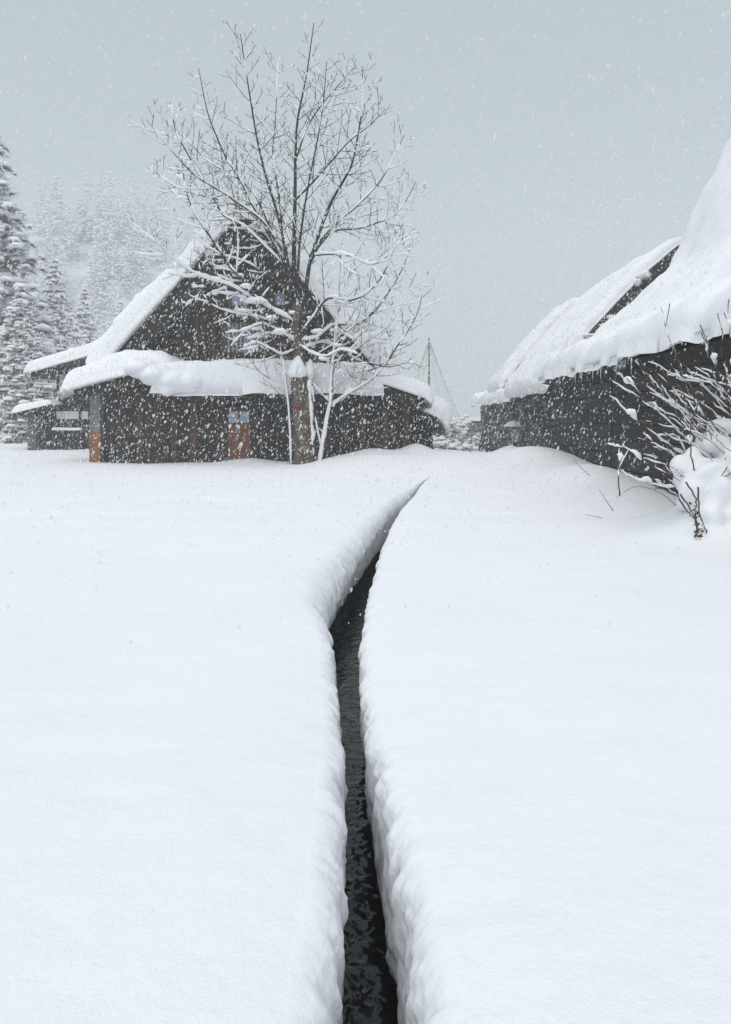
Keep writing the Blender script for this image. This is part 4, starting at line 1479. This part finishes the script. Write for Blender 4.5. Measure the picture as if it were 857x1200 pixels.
# bag in the hand
bg = thing('shoulder_bag', 'dark bag carried by the person in the teal jacket', 'bag', (pw[0] - .34, 35.95, gz + .24))
b = MB()
b.tube([(0, 0, 0), (0, 0, .05), (0, 0, .36), (0, 0, .42)], [.12, .17, .15, .05], 10, flat=.55)
b.build('bag_body', DARKC, bg, True)
MB().tube([(-.08, 0, .40), (-.05, 0, .56), (.05, 0, .56), (.08, 0, .40)], [.012] * 4, 5).build('bag_strap', DARKC, bg, True)

pu = at(604, 524, 35.5)
gz2 = lane_z(pu[0], 35.5)
person('person in a pale coat under a snow-dusted umbrella behind a snow heap', (pu[0], 35.5, gz2 - .02), 2.2, 1.55, [PINKC, DARKC, SKIN, HAIR],
       ((-.05, .0), (.05, .05)), (((-.26, -.06, 1.15), (-.16, -.26, 1.18)), ((.27, .0, 1.12), (.26, -.05, .90))), .02)
um = thing('umbrella', 'pale open umbrella dusted with snow in the lane by the plank wall', 'umbrella', (pu[0] - .12, 35.35, gz2))
zt = 1.6 - (493 - 492) * 35.4 / F - gz2
b = MB()
NR, NS = 8, 32
ring = []
b.v.append((0, 0, zt))
for k in range(1, 6):
    t_ = k / 5
    for i in range(NS):
        a = 2 * math.pi * i / NS
        sc = 1 - .10 * t_ * abs(math.sin(a * 4))
        b.v.append((math.cos(a) * .56 * t_ * sc, math.sin(a) * .56 * t_ * sc, zt - .30 * t_ ** 2))
for i in range(NS):
    j = (i + 1) % NS
    b.t.append((0, 1 + i, 1 + j))
    for k in range(4):
        b.q.append((1 + k * NS + i, 1 + (k + 1) * NS + i, 1 + (k + 1) * NS + j, 1 + k * NS + j))
b.build('canopy', UMB, um, True)
for i in range(8):
    a = 2 * math.pi * i / 8
    MB().tube([(0, 0, zt - .02), (math.cos(a) * .28, math.sin(a) * .28, zt - .095), (math.cos(a) * .56, math.sin(a) * .56, zt - .31)], [.006] * 3, 4).build('rib', METAL, um)
MB().tube([(0, 0, zt + .06), (0, 0, zt - .8)], [.01, .01], 6).build('shaft', METAL, um)
MB().tube([(0, 0, zt - .8), (0, 0, zt - .88), (.03, 0, zt - .93), (.07, 0, zt - .9)], [.018] * 4, 6).build('handle', DARKC, um, True)

# notice board at the lane
nb_p = at(553, 512, 46)
nb_z = lane_z(nb_p[0], 46)
nbt = thing('notice_board', 'small grey board on a thin post at the end of the lane', 'sign', (nb_p[0], 46, nb_z))
MB().box(-.04, .04, -.04, .04, -.2, 1.6 - 2 * 46 / F - nb_z + .05).build('post', GREYW, nbt)
MB().box(.041, .90, -.03, .03, 1.6 - 15 * 46 / F - nb_z, 1.6 - 3 * 46 / F - nb_z).build('board', GREYW, nbt)
MB().box(.0, .92, -.05, .05, 1.6 - 3 * 46 / F - nb_z + .002, 1.6 - 2.4 * 46 / F - nb_z + .05).build('cross_rail', WOOD, nbt)

# sign, stone and van at the far left
YS = 40.0
sp = at(10.5, 523, YS)
sg = thing('small_sign', 'small dark brown sign with a white curled mark at the left edge', 'sign', (sp[0], YS, float(ground(sp[0], YS))))
z0 = 1.6 - (523 - HZ) * YS / F - sg.location[2]
MB().box(-.05, .05, .03, .1, -.3, z0 + .2).build('post', WOOD, sg)
MB().box(-.18, .18, -.03, .03, z0, z0 + .46).build('board', SIGNB, sg)
mk = MB()
cz = z0 + .22
mk.tube([(.07, -.034, cz + .11), (-.01, -.034, cz + .10), (-.02, -.034, cz + .03), (.07, -.034, cz), (.08, -.034, cz - .08), (0, -.034, cz - .11), (-.05, -.034, cz - .07)], [.018] * 7, 5, flat=.4)
mk.build('white_mark', WHITEP, sg)
cap_ = MB().blob((0, 0, z0 + .5), .22, .1, .12, .1, 0, 10, 6, True).build('snow_cap', SNOWT, sg, True)
mp_ = at(22.5, 522, YS)
ms = thing('stone_marker', 'dark rounded stone with a knob on top, right of the small brown sign', 'stone', (mp_[0], YS, float(ground(mp_[0], YS))))
z0 = 1.6 - (523 - HZ) * YS / F - ms.location[2]
b = MB()
b.tube([(0, 0, z0 - .3), (0, 0, z0), (0, 0, z0 + .15), (0, 0, z0 + .38), (0, 0, z0 + .5)], [.12, .15, .20, .17, .09], 12)
b.build('stone_body', STONE, ms, True)
MB().blob((0, 0, z0 + .57), .09, .09, .10, .05, 0, 10, 6).build('knob', STONE, ms, True)

vp = at(-16, 516, 46)
vz = float(ground(vp[0], 46))
van = thing('parked_van', 'pale teal van with snow on its roof, cut off by the left edge', 'van', (vp[0], 46, vz), R(8))
body = [(-2.0, .35), (2.0, .35), (2.02, .9), (1.75, 1.05), (1.35, 1.75), (-1.9, 1.78), (-2.05, 1.0)]
MB().poly_prism(body, -.8, .8).build('body', VANP, van)
MB().poly_prism([(1.62, 1.08), (1.30, 1.62), (.75, 1.62), (.75, 1.08)], -.812, -.801).build('side_window', GLASS, van)
MB().poly_prism([(.6, 1.08), (.6, 1.62), (-.6, 1.62), (-.6, 1.08)], -.812, -.801).build('side_window', GLASS, van)
MB().poly_prism([(-.75, 1.08), (-.75, 1.62), (-1.8, 1.62), (-1.85, 1.08)], -.812, -.801).build('side_window', GLASS, van)
for xw in (-1.25, 1.3):
    for yw in (-.74, .74):
        wh = MB().tube([(xw, yw - .1, .32), (xw, yw + .1, .32)], [.32, .32], 18).build('wheel', RUBBER, van)
        MB().tube([(xw, yw - .115 if yw < 0 else yw + .101, .32), (xw, yw - .101 if yw < 0 else yw + .115, .32)], [.19, .19], 14).build('rim', METAL, wh)
MB().box(1.98, 2.06, -.7, -.45, .7, .88).build('headlight', WHITEP, van)
MB().box(1.98, 2.06, .45, .7, .7, .88).build('headlight', WHITEP, van)
MB().box(1.95, 2.1, -.78, .78, .36, .56).build('bumper', METAL, van)
put('snow_cover', snow_slab([(-1.95, 1.79), (1.4, 1.77)], [.35, .32], -.8, .8, 71, m=14, n=24, lip0=.25, lip1=.25, endr=.25, bumps=.1), SNOWR, van)


# roped pine and snowy shrubs between the farmhouse and the lane
YP = 44.0
pp_ = at(503, 508, YP)
pine = thing('roped_pine', 'snowy garden tree under a cone of support ropes at the lane end', 'tree', (pp_[0], YP, -.3))
zt = at(503, 396, YP)[2] + .3
MB().tube([(0, 0, 0), (0, 0, zt)], [.06, .05], 7).build('support_pole', ROPE, pine)
for i in range(14):
    a = 2 * math.pi * i / 14 + .2
    MB().tube([(0, 0, zt - .15), (math.cos(a) * 1.15, math.sin(a) * 1.15, zt * .55), (math.cos(a) * 2.3, math.sin(a) * 2.3, 1.4)], [.008] * 3, 4).build('support_rope', ROPE, pine)
MB().tube([(.2, .1, 0), (.1, .05, 1.2), (.25, 0, 2.2)], [.14, .1, .06], 8).build('trunk', BARK, pine)


def snow_bush(parent, rx, rz_, seed, n=70, z0=.3):
    random.seed(seed)
    f, s = MB(), MB()
    for i in range(n):
        a, u, w = random.uniform(0, 6.28), random.random() ** .5, random.random()
        c = (math.cos(a) * rx * u, math.sin(a) * rx * u * .8, z0 + rz_ * w * (1 - .5 * u))
        r = random.uniform(.14, .34)
        s.blob((c[0], c[1], c[2] + .06), r * 1.2, r, r * .6, .28, a, 7, 4, True)
        for q in range(8):
            aa = random.uniform(0, 6.28)
            L = r * random.uniform(.8, 1.7)
            b = f.n()
            f.v += [(c[0] + math.cos(aa + .7) * .1, c[1] + math.sin(aa + .7) * .1, c[2]), (c[0] + math.cos(aa - .7) * .1, c[1] + math.sin(aa - .7) * .1, c[2]),
                    (c[0] + math.cos(aa) * L, c[1] + math.sin(aa) * L, c[2] - L * random.uniform(0, .8))]
            f.t.append((b, b + 1, b + 2))
    f.build('crown', NEEDLE, parent)
    s.build('snow_cover', SNOWT, parent, True)


snow_bush(pine, 1.9, 2.6, 5, 110, .4)
for lab, px, py, Y, rx, rz_, sd in (('rounded snowy bush right of the roped garden tree', 530, 512, 48, 1.5, 2.6, 6),
                                     ('low dark snowy hedge at the end of the snow field', 522, 514, 41, 1.6, .9, 8),
                                     ('snowy bush beside the end wall of the third house', 546, 508, 56, 1.6, 2.6, 9)):
    q = at(px, py, Y)
    t_ = thing('snowy_bush', lab, 'bush', (q[0], Y, lane_z(q[0], Y) - .1), 0, 'bushes at the lane end')
    MB().tube([(0, 0, -.2), (0, 0, .9)], [.07, .04], 6).build('trunk', BARK, t_)
    snow_bush(t_, rx, rz_, sd, 60 if sd != 8 else 50, .2)

# ------------------------------------------------------------------ falling snow
NF = 290000
r2 = np.random.default_rng(11)
fy = r2.uniform(4.0, 44.0, NF)
fx = r2.uniform(-20, 18, NF)
fz = r2.uniform(0.15, 17, NF)
keep = (np.abs(fx) < 2 + fy * .75) & (fz < 3 + fy * .75) & (r2.uniform(0, 1, NF) < np.interp(fz, [0, 5, 9, 17], [1, 1, .2, .05]))
fx, fy, fz = fx[keep], fy[keep], fz[keep]
n = len(fx)
rad = np.clip(r2.lognormal(math.log(.0112), .42, n), .005, .028) * np.interp(fy, [4, 14], [.45, 1])
base = np.array([(1, 0, 0), (-1, 0, 0), (0, 1, 0), (0, -1, 0), (0, 0, 1), (0, 0, -1)], float)
V = base[None] * (rad[:, None, None]) * r2.uniform(.6, 1.25, (n, 6, 1))
V[:, :, 2] *= 1.9
V[:, 4, 0] += rad * .45
V[:, 5, 0] -= rad * .45
V = V + np.stack([fx, fy, fz], 1)[:, None, :]
Ft = np.array([(0, 2, 4), (2, 1, 4), (1, 3, 4), (3, 0, 4), (2, 0, 5), (1, 2, 5), (3, 1, 5), (0, 3, 5)])
FF = (Ft[None] + (np.arange(n) * 6)[:, None, None]).reshape(-1, 3)
fo = put('falling_snow', mesh_np('falling_snow', V.reshape(-1, 3), [FF]), FLAKE)
tag(fo, 'countless snowflakes falling through the air over the whole place', 'snowfall', kind='stuff')

# ------------------------------------------------------------------ the air
hb = MB().box(-245, 245, -66, 245, -3.5, 68)
HM = bpy.data.materials.new('snowy_air')
HM.use_nodes = True
hn_ = HM.node_tree
hn_.nodes.clear()
ho_ = hn_.nodes.new('ShaderNodeOutputMaterial')
hv = hn_.nodes.new('ShaderNodeVolumePrincipled')
hv.inputs['Color'].default_value = (0.93, 0.95, 0.97, 1)
hv.inputs['Density'].default_value = HAZE_DENSITY
hv.inputs['Anisotropy'].default_value = 0.0
hn_.links.new(hv.outputs[0], ho_.inputs['Volume'])
tag(hb.build('haze', HM), 'grey snowy air over the whole place', 'haze', kind='stuff')
